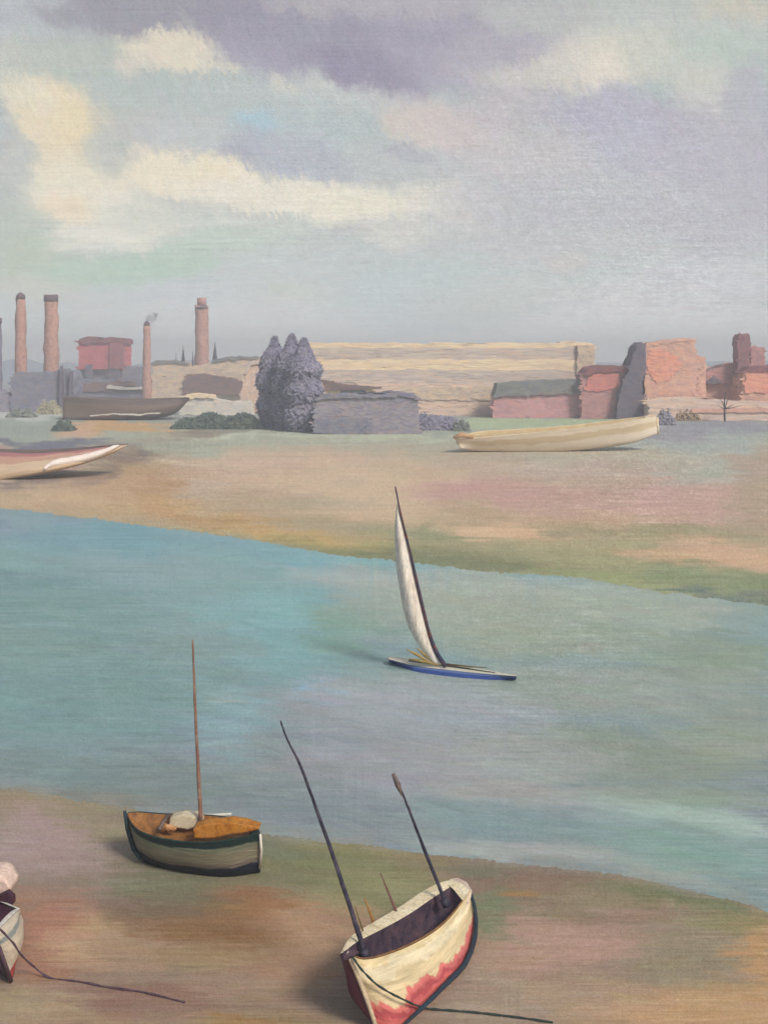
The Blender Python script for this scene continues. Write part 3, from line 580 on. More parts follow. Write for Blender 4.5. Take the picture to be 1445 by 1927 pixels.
# cream houses
Y0 = 560
th = thing('cream_house', base(320, Y0), 'cream house with a ragged dark ridge beside the thin chimney', 'house', 'cream houses on the far shore')
prism('wall', [(286, None), (288, 686), (300, 682), (330, 684), (352, 682), (353, None)], Y0, 12, M['cream'], th, amp=.6, cell=1.6)
prism('ridge', [(284, 686), (292, 679), (330, 678), (354, 683), (354, 686), (330, 683)], Y0 - .9, 8, M['greyroof'], th, amp=.4)
th = thing('cream_house', base(430, Y0), 'wide cream house right of the stout chimney with a brown mauve lean-to', 'house', 'cream houses on the far shore')
prism('wall', [(353.6, None), (354, 690), (380, 688), (400, 683), (430, 676), (480, 675), (492, 676), (492, None)], Y0 + .7, 12, M['cream'], th, amp=.6, cell=1.6)
prism('lean_to_roof', [(346, 742), (350, 708), (380, 704), (440, 712), (470, 724), (468, 742)], Y0 - 2.5, 3, M['brownroof'], th, amp=.6, cell=1.6)
prism('ridge', [(398, 683), (402, 677), (430, 671), (450, 671), (484, 672), (484, 675), (430, 676)], Y0 - .3, 6, M['greyroof'], th, amp=.3)
Y0 = 425
th = thing('pink_house', base(468, Y0), 'pale pinkish narrow house standing against the pointed grey trees', 'house')
prism('wall', [(452, None), (453, 742), (462, 700), (470, 684), (500, 682), (505, None)], Y0, 9, M['pinkcream'], th, amp=.5)
prism('roof', [(460, 702), (468, 680), (503, 677), (504, 685), (472, 687), (464, 704)], Y0 - .8, 8, M['greytaupe'], th, amp=.3)
Y0 = 408
th = thing('white_cottage', base(405, Y0), 'low white cottage with a pale blue grey base above the dark hedge', 'cottage')
prism('wall', [(338, None), (342, 760), (352, 748), (372, 744), (400, 750), (430, 756), (470, 756), (476, None)], Y0, 8, M['white'], th, amp=.5)
prism('roof', [(338, 752), (350, 743), (372, 740), (402, 745), (402, 750), (372, 747), (350, 751)], Y0 - .9, 8, M['creambright'], th, amp=.35)
for sx, st_, sw in ((345, 653, 1.4), (405, 646, 1.7), (332, 668, .6), (363, 664, .6)):
    Y = 575
    t_ = thing('spire', base(sx, Y), {345: 'short dark pointed spire left of the stout chimney', 405: 'tallest dark pointed spire, right of the stout chimney', 332: 'faint thin pole between the two cream roofs', 363: 'faint thin pole touching the stout chimney'}[sx], 'spire' if sw > 1 else 'pole')
    b0 = base(sx, Y); zt = at(sx, st_, Y).z
    tube('shaft', [b0, b0 + Vector((0, 0, zt * .7)), b0 + Vector((0, 0, zt))], [sw * .9, sw * .8, .1], M['ink'], t_, 8, wob=.2)
    tube('finial', [b0 + Vector((0, 0, zt - .1)), b0 + Vector((0, 0, zt + 1.2))], [.14, .05], M['ink'], t_, 6)

# dark brown barge on the left
def loft(name, rows_, mat, parent, closed_ends=True, smooth=True, uvname=None):
    """rows_: list of sections (lists of Vectors, same length)"""
    bm = bmesh.new(); g = [[bm.verts.new(p) for p in r] for r in rows_]
    uvl = bm.loops.layers.uv.new('hull') ; n = len(g); k = len(g[0])
    for i in range(n - 1):
        for j in range(k - 1):
            f = bm.faces.new((g[i][j], g[i + 1][j], g[i + 1][j + 1], g[i][j + 1]))
            for lp, (a, b) in zip(f.loops, ((i, j), (i + 1, j), (i + 1, j + 1), (i, j + 1))):
                lp[uvl].uv = (a / (n - 1), b / (k - 1))
    if closed_ends:
        for r, fl in ((g[0], False), (g[-1], True)):
            try: bm.faces.new(r[::-1] if fl else r)
            except ValueError: pass
    bmesh.ops.remove_doubles(bm, verts=bm.verts, dist=1e-4)
    return from_bm(name, bm, mat, parent, smooth)

def banded(name, bands, edge=.05, scale=(9, 2, 1), rough=.6, streak=.16, spec=.3):
    """boat paint in bands by height on the hull (v 0 = far gunwale .. 1 = near gunwale), edges ragged"""
    m = bpy.data.materials.new(name); m.use_nodes = True; t = m.node_tree; N = t.nodes; L = t.links; b = N['Principled BSDF']
    b.inputs['Roughness'].default_value = rough; b.inputs['Specular IOR Level'].default_value = spec
    uv = N.new('ShaderNodeUVMap'); uv.uv_map = 'hull'; sp = N.new('ShaderNodeSeparateXYZ'); L.new(uv.outputs[0], sp.inputs[0])
    mp = N.new('ShaderNodeMapping'); mp.inputs['Scale'].default_value = scale; L.new(uv.outputs[0], mp.inputs[0])
    nz = N.new('ShaderNodeTexNoise'); nz.inputs['Scale'].default_value = 1; nz.inputs['Detail'].default_value = 5; nz.inputs['Roughness'].default_value = .65; L.new(mp.outputs[0], nz.inputs[0])
    ma = N.new('ShaderNodeMath'); ma.operation = 'MULTIPLY_ADD'; L.new(nz.outputs['Fac'], ma.inputs[0]); ma.inputs[1].default_value = edge * 2; 
    sb = N.new('ShaderNodeMath'); sb.operation = 'SUBTRACT'; L.new(sp.outputs['Y'], sb.inputs[0]); sb.inputs[1].default_value = edge; L.new(sb.outputs[0], ma.inputs[2])
    cr = N.new('ShaderNodeValToRGB'); e = cr.color_ramp.elements; cr.color_ramp.interpolation = 'LINEAR'
    stops = []
    for i, (v0, c) in enumerate(bands):
        if i: stops.append((v0 - .008, bands[i - 1][1])); stops.append((v0 + .008, c))
        else: stops.append((0, c))
    while len(e) < len(stops): e.new(.5)
    for i, (p, c) in enumerate(stops): e[i].position = p; e[i].color = alb(c)
    L.new(ma.outputs[0], cr.inputs[0])
    mp2 = N.new('ShaderNodeMapping'); mp2.inputs['Scale'].default_value = (scale[0] * .8, scale[1] * 14, 1); L.new(uv.outputs[0], mp2.inputs[0])
    n2 = N.new('ShaderNodeTexNoise'); n2.inputs['Scale'].default_value = 1; n2.inputs['Detail'].default_value = 5; n2.inputs['Roughness'].default_value = .7; n2.inputs['Distortion'].default_value = 1.0; L.new(mp2.outputs[0], n2.inputs[0])
    mr = N.new('ShaderNodeMapRange'); mr.inputs[1].default_value = .3; mr.inputs[2].default_value = .7; mr.inputs[3].default_value = 1 - streak; mr.inputs[4].default_value = 1 + streak * .8; L.new(n2.outputs['Fac'], mr.inputs[0])
    hs = N.new('ShaderNodeHueSaturation'); L.new(cr.outputs[0], hs.inputs['Color']); L.new(mr.outputs[0], hs.inputs['Value']); L.new(hs.outputs[0], b.inputs['Base Color'])
    bp = N.new('ShaderNodeBump'); bp.inputs['Strength'].default_value = 1.0; bp.inputs['Distance'].default_value = .06; L.new(n2.outputs['Fac'], bp.inputs['Height']); L.new(bp.outputs[0], b.inputs['Normal'])
    return m

def hull_parts(t_, Nn, Ff, B, K, mat, deckmat, inmat, floor=.5, far_deck=.25, near_rim=.06, n=36, cock=(.07, .93), bulge=.10, sag=.55, rimmat=None, bf=.7):
    """near gunwale Nn, far gunwale Ff, near bilge B, keel K: polylines bow -> stern in metres"""
    Nn, Ff, B, K = (resample(p, n) for p in (Nn, Ff, B, K))
    rows_ = []
    for i in range(n):
        f, nn, b_, k = Ff[i], Nn[i], B[i], K[i]
        bfp = f.lerp(k, 1 - bf); bfp = Vector((bfp.x, bfp.y, min(bfp.z, k.z + .45 * (f.z - k.z))))
        mid = nn.lerp(b_, .5); out = (nn - f); out.z = 0
        w_ = bulge * math.sin(math.pi * min(1, i / (n - 1) * 1.15))
        mid += out * w_; fm = f.lerp(bfp, .5) - out * w_
        sec = resample([f, fm, bfp, k, b_, mid, nn], 25)
        rows_.append(sec)
    loft('hull', rows_, mat, t_)
    a, b = int(cock[0] * (n - 1)), int(cock[1] * (n - 1))
    up = Vector((0, 0, .015))
    FI = [Ff[i].lerp(Nn[i], far_deck) for i in range(n)]; NI = [Nn[i].lerp(Ff[i], near_rim) for i in range(n)]
    # decks
    crown = Vector((0, 0, .05))
    loft('side_deck', [[Ff[i] + up, Ff[i].lerp(FI[i], .5) + up + crown * .5, FI[i] + up] for i in range(a, b + 1)], deckmat, t_, False)
    loft('gunwale', [[NI[i] + up, NI[i].lerp(Nn[i], .5) + up * 3, Nn[i] + up] for i in range(a, b + 1)], rimmat or deckmat, t_, False)
    loft('fore_deck', [[Ff[i] + up, Ff[i].lerp(Nn[i], .5) + up + crown, Nn[i] + up] for i in range(0, a + 1)], deckmat, t_, False)
    loft('aft_deck', [[Ff[i] + up, Ff[i].lerp(Nn[i], .5) + up + crown, Nn[i] + up] for i in range(b, n)], deckmat, t_, False)
    rr = []
    for i in range(a, b + 1):
        e = math.sin(math.pi * (i - a) / (b - a)) ** .4
        dz = Vector((0, 0, -floor * e - .01))
        rr.append(resample([FI[i] + up, FI[i].lerp(NI[i], .1) + dz * .7, FI[i].lerp(NI[i], .5) + dz, FI[i].lerp(NI[i], .9) + dz * .7, NI[i] + up], 11))
    loft('cockpit', rr, inmat, t_, False)
    return Nn, Ff, B, K

# brown barge (left)
Yb = 371
t_ = thing('barge', base(235, Yb), 'long dark brown barge with a pointed raised bow moored below the long shed', 'barge')
def P_(l, Y): return [at(x, y, Y) for x, y in l]
hull_parts(t_, [at(357, 749, Yb + 5), at(340, 752, Yb), at(260, 755, Yb - 2), at(180, 751, Yb - 2), at(120, 748, Yb)],
           [at(357, 748, Yb + 6), at(335, 748, Yb + 13), at(260, 750, Yb + 14), at(180, 747, Yb + 14), at(124, 746, Yb + 10)],
           [at(356, 753, Yb + 5), at(325, 778, Yb + 1), at(260, 790, Yb - 1), at(180, 791, Yb - 1), at(118, 790, Yb)],
           [at(356, 753, Yb + 6), at(325, 780, Yb + 4), at(260, 790, Yb + 5), at(180, 790, Yb + 5), at(119, 789, Yb + 4)],
           banded('brown_barge_paint', [(0, (110, 96, 90)), (.60, (96, 88, 92)), (.72, (122, 104, 92)), (.93, (104, 92, 86))], .04, (14, 2, 1)),
           M['darkbrown'], M['darkbrown'], floor=2, far_deck=.1)
prism('rubbing_strake', [(168, 783), (172, 781), (225, 778), (262, 779), (302, 776), (302, 778), (262, 781.5), (225, 780.5)], Yb - 4.5, 1.2, M['white'], t_, amp=.2, cell=.8)

# hedges, bushes
def hedge(name, x0, x1, ytop, yfoot, label, cat, mat, n, size, dep=7, seed=1, prof=None):
    Y = gy(yfoot) ; z0 = 0
    t_ = thing(name, base((x0 + x1) / 2, Y), label, cat)
    def fn(R):
        u = R.uniform(0, 1); px = x0 + (x1 - x0) * u
        hh = at(px, ytop, Y).z * (prof(u) if prof else (1 - abs(2 * u - 1) ** 5) * (.85 + .15 * math.sin(u * 17 + seed)))
        r = math.sqrt(R.uniform(0, 1)); a = R.uniform(0, math.pi)
        return np.array([(px - CX) / F * Y, Y + dep / 2 + math.cos(a) * r * dep / 2, max(.1, hh * math.sin(a) * r)]), np.array([(u - .5) * .8, math.cos(a) - .2, math.sin(a) * .8 + .2])
    dabs('foliage', fn, n, size, mat, t_, seed)
    tube('stem', [base((x0 + x1) / 2, Y) + Vector((0, dep / 2, 0)), base((x0 + x1) / 2, Y) + Vector((.2, dep / 2, at(x0, ytop, Y).z * .5))], [.3, .15], M['ink'], t_, 6)
    return t_
hedge('hedge', 322, 500, 777, 808, 'long dark blue green hedge in front of the white cottage', 'hedge', M['hedge'], 3800, .8)
hedge('bush', 66, 112, 752, 780, 'rounded pale cream bush in front of the boiler house', 'bush', M['bushcream'], 1300, .55, seed=3)
hedge('bush', 852, 885, 787, 812, 'small round grey green bush at the cream barge bow', 'bush', M['bushgrey'], 900, .35, 3, seed=5)
hedge('hedge', 786, 862, 778, 810, 'low lilac grey hedge between the grey shed and the cream barge', 'hedge', M['treepurple'], 1800, .8, seed=6, prof=lambda u: .95 - .25 * u)
hedge('bush', 10, 60, 768, 786, 'flat grey white scrub under the boiler house, left of the round cream bush', 'bush', M['bushgrey'], 900, .6, seed=8)
hedge('bush', 96, 132, 790, 812, 'grey green scrub left of the ochre sand', 'bush', M['hedge'], 700, .5, seed=9)

# three pointed trees
def poplar(cx_, w_px, ytop, yfoot, label, seed, n=7500):
    Y = gy(yfoot); s = Y / F; t_ = thing('pointed_tree', base(cx_, Y), label, 'tree', 'pointed grey trees by the shed')
    Ht = at(cx_, ytop, Y).z
    def fn(R):
        h = R.uniform(0, 1) ** .8
        r0 = w_px * s * (min(1, (1 - h) * 3.0) ** .9) * (1 + .12 * math.sin(h * 23 + seed)) + .12
        a = R.uniform(0, 2 * math.pi); r = r0 * R.uniform(.3, 1) ** .45
        return np.array([(cx_ - CX) / F * Y + math.cos(a) * r, Y + math.sin(a) * r, h * Ht]), np.array([math.cos(a), math.sin(a), .35])
    dabs('crown', fn, n, .8, M['treepurple'], t_, seed)
    tube('trunk', [base(cx_, Y), base(cx_, Y) + Vector((0, 0, Ht * .8))], [.7, .15], M['ink'], t_, 8)
poplar(517, 31, 637, 806, 'lilac grey pointed tree nearest the pink house', 21)
poplar(549, 33, 632, 809, 'tallest lilac grey pointed tree between its two neighbours', 22)
poplar(572, 33, 640, 812, 'lilac grey pointed tree next to the low grey shed', 23)

# low grey shed
Y0 = gy(817)
th = thing('grey_shed', base(695, Y0), 'long low lilac grey shed beside the pointed trees', 'shed')
prism('wall', [(592, None), (593, 760), (604, 747), (650, 745), (712, 745), (748, 741), (776, 744), (786, 756), (790, None)], Y0, 12, M['lilac'], th, amp=.3, cell=1.2)
prism('roof', [(596, 752), (604, 744), (650, 742), (712, 742), (748, 738), (780, 742), (788, 754), (776, 748), (748, 745), (712, 749), (650, 749), (606, 751)], Y0 - .7, 14, M['purple'], th, amp=.25, cell=1.2)
box_px('skirting', 592, 700, 789, 816, Y0 - .5, .4, M['purple'], th, amp=.15)
# the small house with brown roof behind it
Y0 = 372
th = thing('small_house', base(660, Y0), 'small cream house under a long brown roof behind the grey shed', 'house')
prism('wall', [(612, None), (612, 733), (694, 731), (716, 744), (716, None)], Y0, 6, M['creambright'], th, amp=.2)
prism('roof', [(606, 716), (625, 719), (660, 726), (718, 729), (716, 732), (660, 733), (612, 735)], Y0 - 1.2, 8, M['brownroof'], th, amp=.25)
box_px('window', 641, 688, 734, 741, Y0 - .25, .3, M['greyroof'], th, amp=.08, cell=.8)

# cream factory, stepped back storey by storey
Y0 = 402
th = thing('factory', base(845, Y0), 'long cream factory with stepped roofs and pale horizontal bands', 'factory')
def band(name, x0, x1, yt, yb, Y, dep, mat, amp=.28):
    n = 40; top = [(x0 + (x1 - x0) * i / n, yt + mnoise.noise(Vector((i * .35, yt, 0))) * 2.4) for i in range(n + 1)]
    return prism(name, [(x0, yb)] + top + [(x1, yb)], Y, dep, mat, th, cell=2.4, amp=amp, freq=.22)
band('wall', 578, 1108, 723, 786, Y0, 40, M['pinkcream'])
band('lower_roof', 576, 1106, 697, 726, Y0 + .4, 38, M['greytaupe'])
band('clerestory', 575, 1110, 677, 700, Y0 + .8, 36, M['creambright'])
band('upper_roof', 577, 1106, 655, 680, Y0 + 1.2, 34, M['greytaupe'])
band('parapet', 580, 1112, 646, 658, Y0 + 1.6, 33, M['creambright'], .22)
box_px('end_wall', 1086, 1117, 650, 700, Y0 - .4, 34, M['cream'], th, amp=.3)
box_px('lower_wall_patch', 760, 930, 728, 752, Y0 - .5, .8, M['cream'], th, amp=.3, cell=2)
prism('vent', [(584, 680), (586, 671), (592, 668), (594, 674), (590, 681)], Y0 - .8, 1.5, M['maroon'], th, amp=.1, cell=.6)
prism('roof_vent', [(1050, 650), (1054, 643), (1082, 642), (1088, 650)], Y0 + 6, 10, M['cream'], th, amp=.2)

# pink low building, red house, dark gable, orange block
Y0 = 384
th = thing('pink_workshop', base(1010, Y0), 'long rose pink workshop with a slate grey roof in front of the cream factory', 'building')
prism('wall', [(927, None), (929, 745), (1000, 741), (1092, 738), (1094, None)], Y0, 10, M['pinkwall'], th, amp=.3)
prism('roof', [(930, 746), (936, 722), (1000, 717), (1090, 714), (1104, 716), (1102, 740), (1000, 744)], Y0 - 1.0, 12, M['greyroof'], th, amp=.4)
Y0 = 379
th = thing('red_brick_house', base(1130, Y0), 'dull red house with a maroon roof and a salmon patch on its wall', 'house')
prism('wall', [(1094.5, None), (1095, 704), (1118, 696), (1178, 696), (1178, None)], Y0, 14, M['mauvered'], th, amp=.35)
prism('roof', [(1094, 708), (1110, 692), (1125, 688), (1180, 689), (1181, 698), (1118, 701)], Y0 - 1, 16, M['maroon'], th, amp=.35)
prism('colour_patch', [(1100, 734), (1106, 708), (1130, 702), (1164, 704), (1166, 728), (1130, 737)], Y0 - .45, .5, M['salmon'], th, amp=.3, cell=1)
Y0 = 376
th = thing('orange_house', base(1245, Y0), 'tall orange pink brick building with its shaded left face painted dark purple', 'building')
prism('gable', [(1160, None), (1164, 745), (1172, 718), (1182, 700), (1192, 668), (1196, 650), (1206, 644), (1215, 650), (1214, 700), (1206, 730), (1212, 745), (1208, None)], Y0 - 1.3, 10, M['darkpurple'], th, amp=.45)  # shaded gable face, its shade put into the dark purple
prism('wall', [(1207, None), (1210, 652), (1216, 648), (1250, 646), (1262, 640), (1306, 641), (1310, 660), (1311, None)], Y0, 16, M['orange'], th, amp=.45, cell=1.5)
prism('annex', [(1311.5, None), (1312, 671), (1326, 672), (1329, None)], Y0 + .5, 12, M['orange'], th, amp=.3)
prism('parapet', [(1212, 652), (1216, 646), (1250, 643), (1262, 638), (1308, 638), (1309, 642), (1262, 643), (1250, 648)], Y0 - .2, 17, M['orange'], th, amp=.3)
prism('colour_patch', [(1217, 700), (1219, 664), (1240, 656), (1268, 668), (1282, 688), (1262, 712), (1236, 720)], Y0 - .3, .3, M['orangehot'], th, amp=.4, cell=1)  # sunlit part of the wall painted in as a brighter patch
Y0 = 388
th = thing('gabled_house', base(1355, Y0), 'low mauve red tiled house between the orange building and the dark tower', 'house')
prism('wall', [(1300, None), (1300, 712), (1420, 706), (1420, None)], Y0 + 4, 12, M['orange'], th, amp=.35)
prism('roof', [(1296, 722), (1330, 700), (1368, 686), (1392, 684), (1420, 690), (1420, 722)], Y0 + 2, 14, M['mauvered'], th, amp=.45)
prism('dormer', [(1326, 720), (1340, 711), (1352, 713), (1360, 720), (1344, 723)], Y0 + .6, 3, M['darkpurple'], th, amp=.2, cell=.8)
Y0 = 384
th = thing('brick_tower', base(1400, Y0), 'dark red square tower with a lower block behind the bright orange house', 'tower')
prism('wall', [(1387, None), (1388, 634), (1392, 628), (1410, 629), (1411, None)], Y0 + 1, 6, paint_mat('dusky_red_brick', [(120, 88, 98), (160, 108, 110), (140, 100, 104)], .4), th, amp=.4)
prism('annex', [(1411.5, None), (1412, 656), (1420, 651), (1438, 654), (1440, 690), (1440, None)], Y0 + 2, 6, M['mauvered'], th, amp=.35)
Y0 = 378
th = thing('bright_orange_house', base(1460, Y0), 'bright orange house at the right edge of the far shore', 'house')
prism('wall', [(1394, None), (1398, 712), (1404, 694), (1500, 690), (1560, 700), (1560, None)], Y0, 14, M['orange'], th, amp=.4)
prism('upper_wall', [(1400, 738), (1403, 698), (1440, 694), (1560, 694), (1560, 738)], Y0 - .5, .6, M['orangehot'], th, amp=.4)
prism('roof', [(1396, 702), (1410, 690), (1500, 686), (1565, 690), (1565, 698), (1410, 699)], Y0 - 1, 16, M['maroon'], th, amp=.3)
Y0 = 366
th = thing('quay_wall', base(1370, Y0), 'peach and cream stone quay wall below the orange buildings', 'wall')
prism('wall', [(1222, None), (1224, 752), (1300, 748), (1330, 752), (1400, 756), (1560, 758), (1560, None)], Y0, 8, M['pinkcream'], th, amp=.4)
prism('coping', [(1300, 776), (1302, 770), (1400, 768), (1560, 768), (1560, 776)], Y0 - .7, .8, M['orange'], th, amp=.3)
t_ = thing('bare_tree', base(1363, 360), 'small bare dark tree with blue twigs in front of the quay wall', 'tree')
tube('trunk', [base(1363, 360), at(1362, 760, 360), at(1364, 738, 360)], [.35, .25, .1], M['ink'], t_, 6)
for k, (x, y) in enumerate(((1348, 762), (1380, 761), (1395, 763), (1354, 752), (1372, 750))):
    tube('branch', [at(1363, 770, 360), at((1363 + x) / 2, y + 4, 359.6), at(x, y, 359)], [.2, .14, .05], M['ink'], t_, 5)
hedge('bush', 1270, 1320, 760, 792, 'ochre green scrub growing against the quay wall', 'bush', paint_mat('ochre_scrub', [(150, 128, 100), (190, 160, 120)], .6), 1300, .5, seed=12)
hedge('bush', 1240, 1272, 768, 800, 'mauve grey scrub by the raised end of the cream barge', 'bush', M['lilac'], 900, .5, seed=14)

# cream barge on the right bank
t_ = thing('beached_barge', base(1040, 235), 'long cream barge beached on the sand with a raised end on the right', 'barge')
Nn = [at(858, 827, 229), at(900, 825, 228), at(960, 819, 228.5), at(1040, 811, 229), at(1120, 802, 230), at(1190, 791, 231.5), at(1234, 783, 235)]
Ff = [at(856, 824, 231), at(900, 812, 237), at(960, 808, 238), at(1040, 803, 239), at(1120, 795, 240), at(1190, 786, 240), at(1234, 781, 238)]
B = [at(864, 843, 229), at(900, 848, 231), at(960, 851, 232), at(1040, 850, 232.5), at(1120, 842, 233), at(1190, 831, 234), at(1236, 815, 236)]
K = [at(866, 843, 230), at(900, 849, 233), at(960, 850, 236), at(1040, 849, 236), at(1120, 842, 236), at(1190, 831, 236), at(1236, 814, 237)]
CB = banded('cream_barge_paint', [(0, (190, 176, 156)), (.56, (218, 200, 178)), (.66, (240, 226, 206)), (.82, (222, 202, 166)), (.92, (240, 224, 200))], .08, (10, 2, 1), streak=.12)
hull_parts(t_, Nn, Ff, B, K, CB, M['creambright'], paint_mat('ochre_barge_hold', [(190, 160, 112), (206, 186, 140)], .5), floor=1.0, far_deck=.1, near_rim=.12, bulge=.05)
tube('bow_log', [at(853, 824, 228), at(868, 818, 228), at(890, 822, 228.5)], [.35, .6, .4], paint_mat('ochre_timber', [(176, 136, 96), (206, 170, 130)], 1), t_, 8, wob=.1)
tube('rudder_post', [at(1236, 785, 236), at(1238, 818, 236.5)], [.25, .2], M['creambright'], t_, 8)

# beached hull at the left edge, bow lifted to the right
t_ = thing('beached_hull', base(100, 180), 'pink and cream beached hull with a bright white strake and lifted bow', 'boat')
Y = 180
Nn = [at(240, 836, Y + 3), at(200, 841, Y), at(140, 848, Y - 2), at(60, 853, Y - 3), at(-20, 850, Y - 3), at(-90, 848, Y - 2)]
Ff = [at(241, 835, Y + 4), at(200, 838, Y + 5), at(140, 843, Y + 7), at(60, 846, Y + 8), at(-20, 844, Y + 8), at(-90, 844, Y + 7)]
B = [at(240, 838, Y + 3), at(205, 855, Y), at(150, 873, Y - 4), at(70, 890, Y - 6), at(-20, 903, gy(903)), at(-90, 908, gy(908))]
K = [at(240, 838, Y + 4), at(205, 856, Y + 2), at(150, 874, Y - 1), at(70, 892, Y - 3), at(-20, 901, gy(901)), at(-90, 905, gy(905))]
hull_parts(t_, Nn, Ff, B, K, banded('rose_and_cream_hull', [(0, (150, 120, 110)), (.55, (200, 172, 138)), (.74, (206, 182, 152)), (.86, (190, 150, 130)), (.95, (164, 112, 112))], .10, (6, 2, 1)),
           paint_mat('dusky_blue_deck', [(92, 92, 104), (128, 112, 112)], .6), M['darkbrown'], floor=.8, far_deck=.1, bulge=.03)
sp_ = [(84, 882), (100, 873), (130, 868), (160, 862), (190, 853), (216, 842), (229, 838)]
rr = []
for i, (x, y) in enumerate(resample([(a, b, 0) for a, b in sp_], 30)[j][:2] for j in range(30)):
    wv = 7.5 * (math.sin(math.pi * min(1, (i + 3) / 30)) ** .5) + 1.5 * mnoise.noise(Vector((i * .5, 0, 0)))
    c0 = at(x, y, Y - 6.2 + i * .17)
    s = Y / F
    rr.append([c0 + Vector((0, .7, wv * s)), c0 + Vector((0, 0, wv * s * .7)), c0 + Vector((0, -.25, 0)), c0 + Vector((0, 0, -wv * s * .7)), c0 + Vector((0, .7, -wv * s))])
loft('strake', rr, paint_mat('bright_white_paint', [(236, 222, 210), (246, 238, 228)], 1.2, rough=.6), t_)

# ------------------------------------------------------------------ sailing dinghy in the channel
def Vw(px, py, z): return at(px, py, (H - z) * F / (py - HZ))
t_ = thing('sailing_dinghy', Vw(840, 1262, WL), 'blue sailing dinghy with a tall narrow cream sail in mid channel', 'sailboat')
Nn = [Vw(731, 1241, .35), Vw(780, 1253, .22), Vw(850, 1262, .2), Vw(920, 1269, .22), Vw(972, 1273, .3)]
Ff = [Vw(729, 1236, .35), Vw(780, 1240, .28), Vw(850, 1250, .26), Vw(920, 1262, .26), Vw(972, 1272, .3)]
B = [Vw(736, 1246, -.05), Vw(780, 1264, -.1), Vw(850, 1274, -.1), Vw(920, 1280, -.1), Vw(970, 1279, -.05)]
K = [Vw(734, 1244, -.1), Vw(780, 1259, -.25), Vw(850, 1268, -.3), Vw(920, 1275, -.25), Vw(970, 1277, -.1)]
hull_parts(t_, Nn, Ff, B, K, banded('royal_blue_hull', [(0, (48, 72, 130)), (.62, (52, 80, 148)), (.9, (96, 118, 166))], .04, (8, 2, 1)),
           paint_mat('cream_grey_deck', [(196, 192, 174), (214, 208, 188)], 3), paint_mat('shadowy_green_cockpit', [(70, 78, 70), (120, 112, 84)], 3), floor=.15, far_deck=.25, near_rim=.45, cock=(.22, .8), bulge=.04)
Ys = Vw(835, 1256, .2).y
mast = resample([at(x, y, Ys) for x, y in ((742, 915), (752, 965), (768, 1030), (784, 1100), (803, 1180), (818, 1222), (836, 1252))], 30)
tube('mast', [p + Vector((.05, -.25, 0)) for p in mast[::-1]], [.13 - .09 * (i / 29) for i in range(30)], paint_mat('navy_and_rust_spar', [(50, 50, 76), (70, 56, 70), (110, 62, 52)], 1.2), t_, 8, wob=.015)
lee = resample([at(x, y, Ys) for x, y in ((746, 950), (743, 990), (744, 1050), (752, 1110), (765, 1170), (786, 1212), (816, 1250))], 30)
luf = resample([at(x, y, Ys) for x, y in ((747, 948), (757, 985), (772, 1050), (786, 1110), (805, 1180), (818, 1222), (832, 1250))], 30)
rr = []
for i in range(30):
    sec = []
    for j in range(9):
        q = lee[i].lerp(luf[i], j / 8); q.y += -.45 * math.sin(math.pi * j / 8) * math.sin(math.pi * (i + .5) / 30) - .12
        sec.append(q)
    for j in range(8, -1, -1):
        q = lee[i].lerp(luf[i], j / 8); q.y += -.45 * math.sin(math.pi * j / 8) * math.sin(math.pi * (i + .5) / 30) - .08
        sec.append(q)
    rr.append(sec)
loft('sail', rr, paint_mat('cream_canvas_sail', [(196, 182, 166), (216, 206, 190), (226, 218, 204)], .9, (4, 1, .6), g=1.12), t_)
tube('boom', [at(838, 1250, Ys - .1), at(870, 1253, Ys - .3), at(918, 1257, Ys - .6)], [.07, .05, .02], paint_mat('olive_spar', [(112, 98, 66), (86, 76, 60)], 3), t_, 8)
och = paint_mat('ochre_folded_canvas', [(146, 124, 74), (170, 146, 88)], 3)
for pts in (((764, 1223), (785, 1232), (812, 1249)), ((784, 1220), (800, 1233), (822, 1250)), ((770, 1240), (800, 1245), (826, 1252))):
    tube('sail_fold', [at(x, y, Ys - .1) for x, y in pts], [.03, .10, .06], och, t_, 8, wob=.03)

# ------------------------------------------------------------------ green-grey boat, left
t_ = thing('moored_boat', base(370, 39), 'grey green wooden boat with one thin brown mast aground at the water edge', 'boat')
def G(px, py, z=0.0): return Vw(px, py, z)
Nn = [at(237, 1533, 40.0), at(258, 1562, 39.1), at(300, 1579, 38.5), at(370, 1588, 38.1), at(430, 1583, 38.1), at(491, 1570, 38.5)]
Ff = [at(238, 1531, 40.1), at(262, 1528, 40.5), at(310, 1531, 40.6), at(370, 1532, 40.6), at(430, 1538, 40.3), at(482, 1553, 39.7)]
B = [at(250, 1590, 40.0), at(268, 1618, 39.75), at(310, 1634, 39.3), at(370, 1645, 38.9), at(430, 1650, 38.7), at(490, 1640, 38.95)]
K = [at(252, 1596, 40.1), at(275, 1617, 40.1), at(320, 1627, 39.9), at(370, 1630, 39.8), at(430, 1632, 39.7), at(488, 1632, 39.4)]
hull_parts(t_, Nn, Ff, B, K,
           banded('grey_green_hull_paint', [(0, (60, 66, 66)), (.50, (26, 34, 50)), (.765, (118, 108, 96)), (.80, (140, 134, 112)), (.90, (128, 134, 112)), (.945, (24, 50, 50))], .035, (5, 2, 1), streak=.3),
           paint_mat('dark_teal_rail', [(30, 52, 52), (46, 62, 60)], 2), paint_mat('rust_brown_interior', [(120, 82, 48), (158, 110, 60), (98, 62, 52)], 1.4), floor=.42, far_deck=.05, near_rim=.05, cock=(.04, .97), bulge=.06, rimmat=paint_mat('dark_green_rail', [(20, 48, 46), (30, 66, 58)], 2))
tube('stern_post', [at(490, 1570, 38.4), at(492, 1600, 38.55), at(489, 1634, 38.75)], [.045, .05, .045], M['white'], t_, 8, wob=.02)
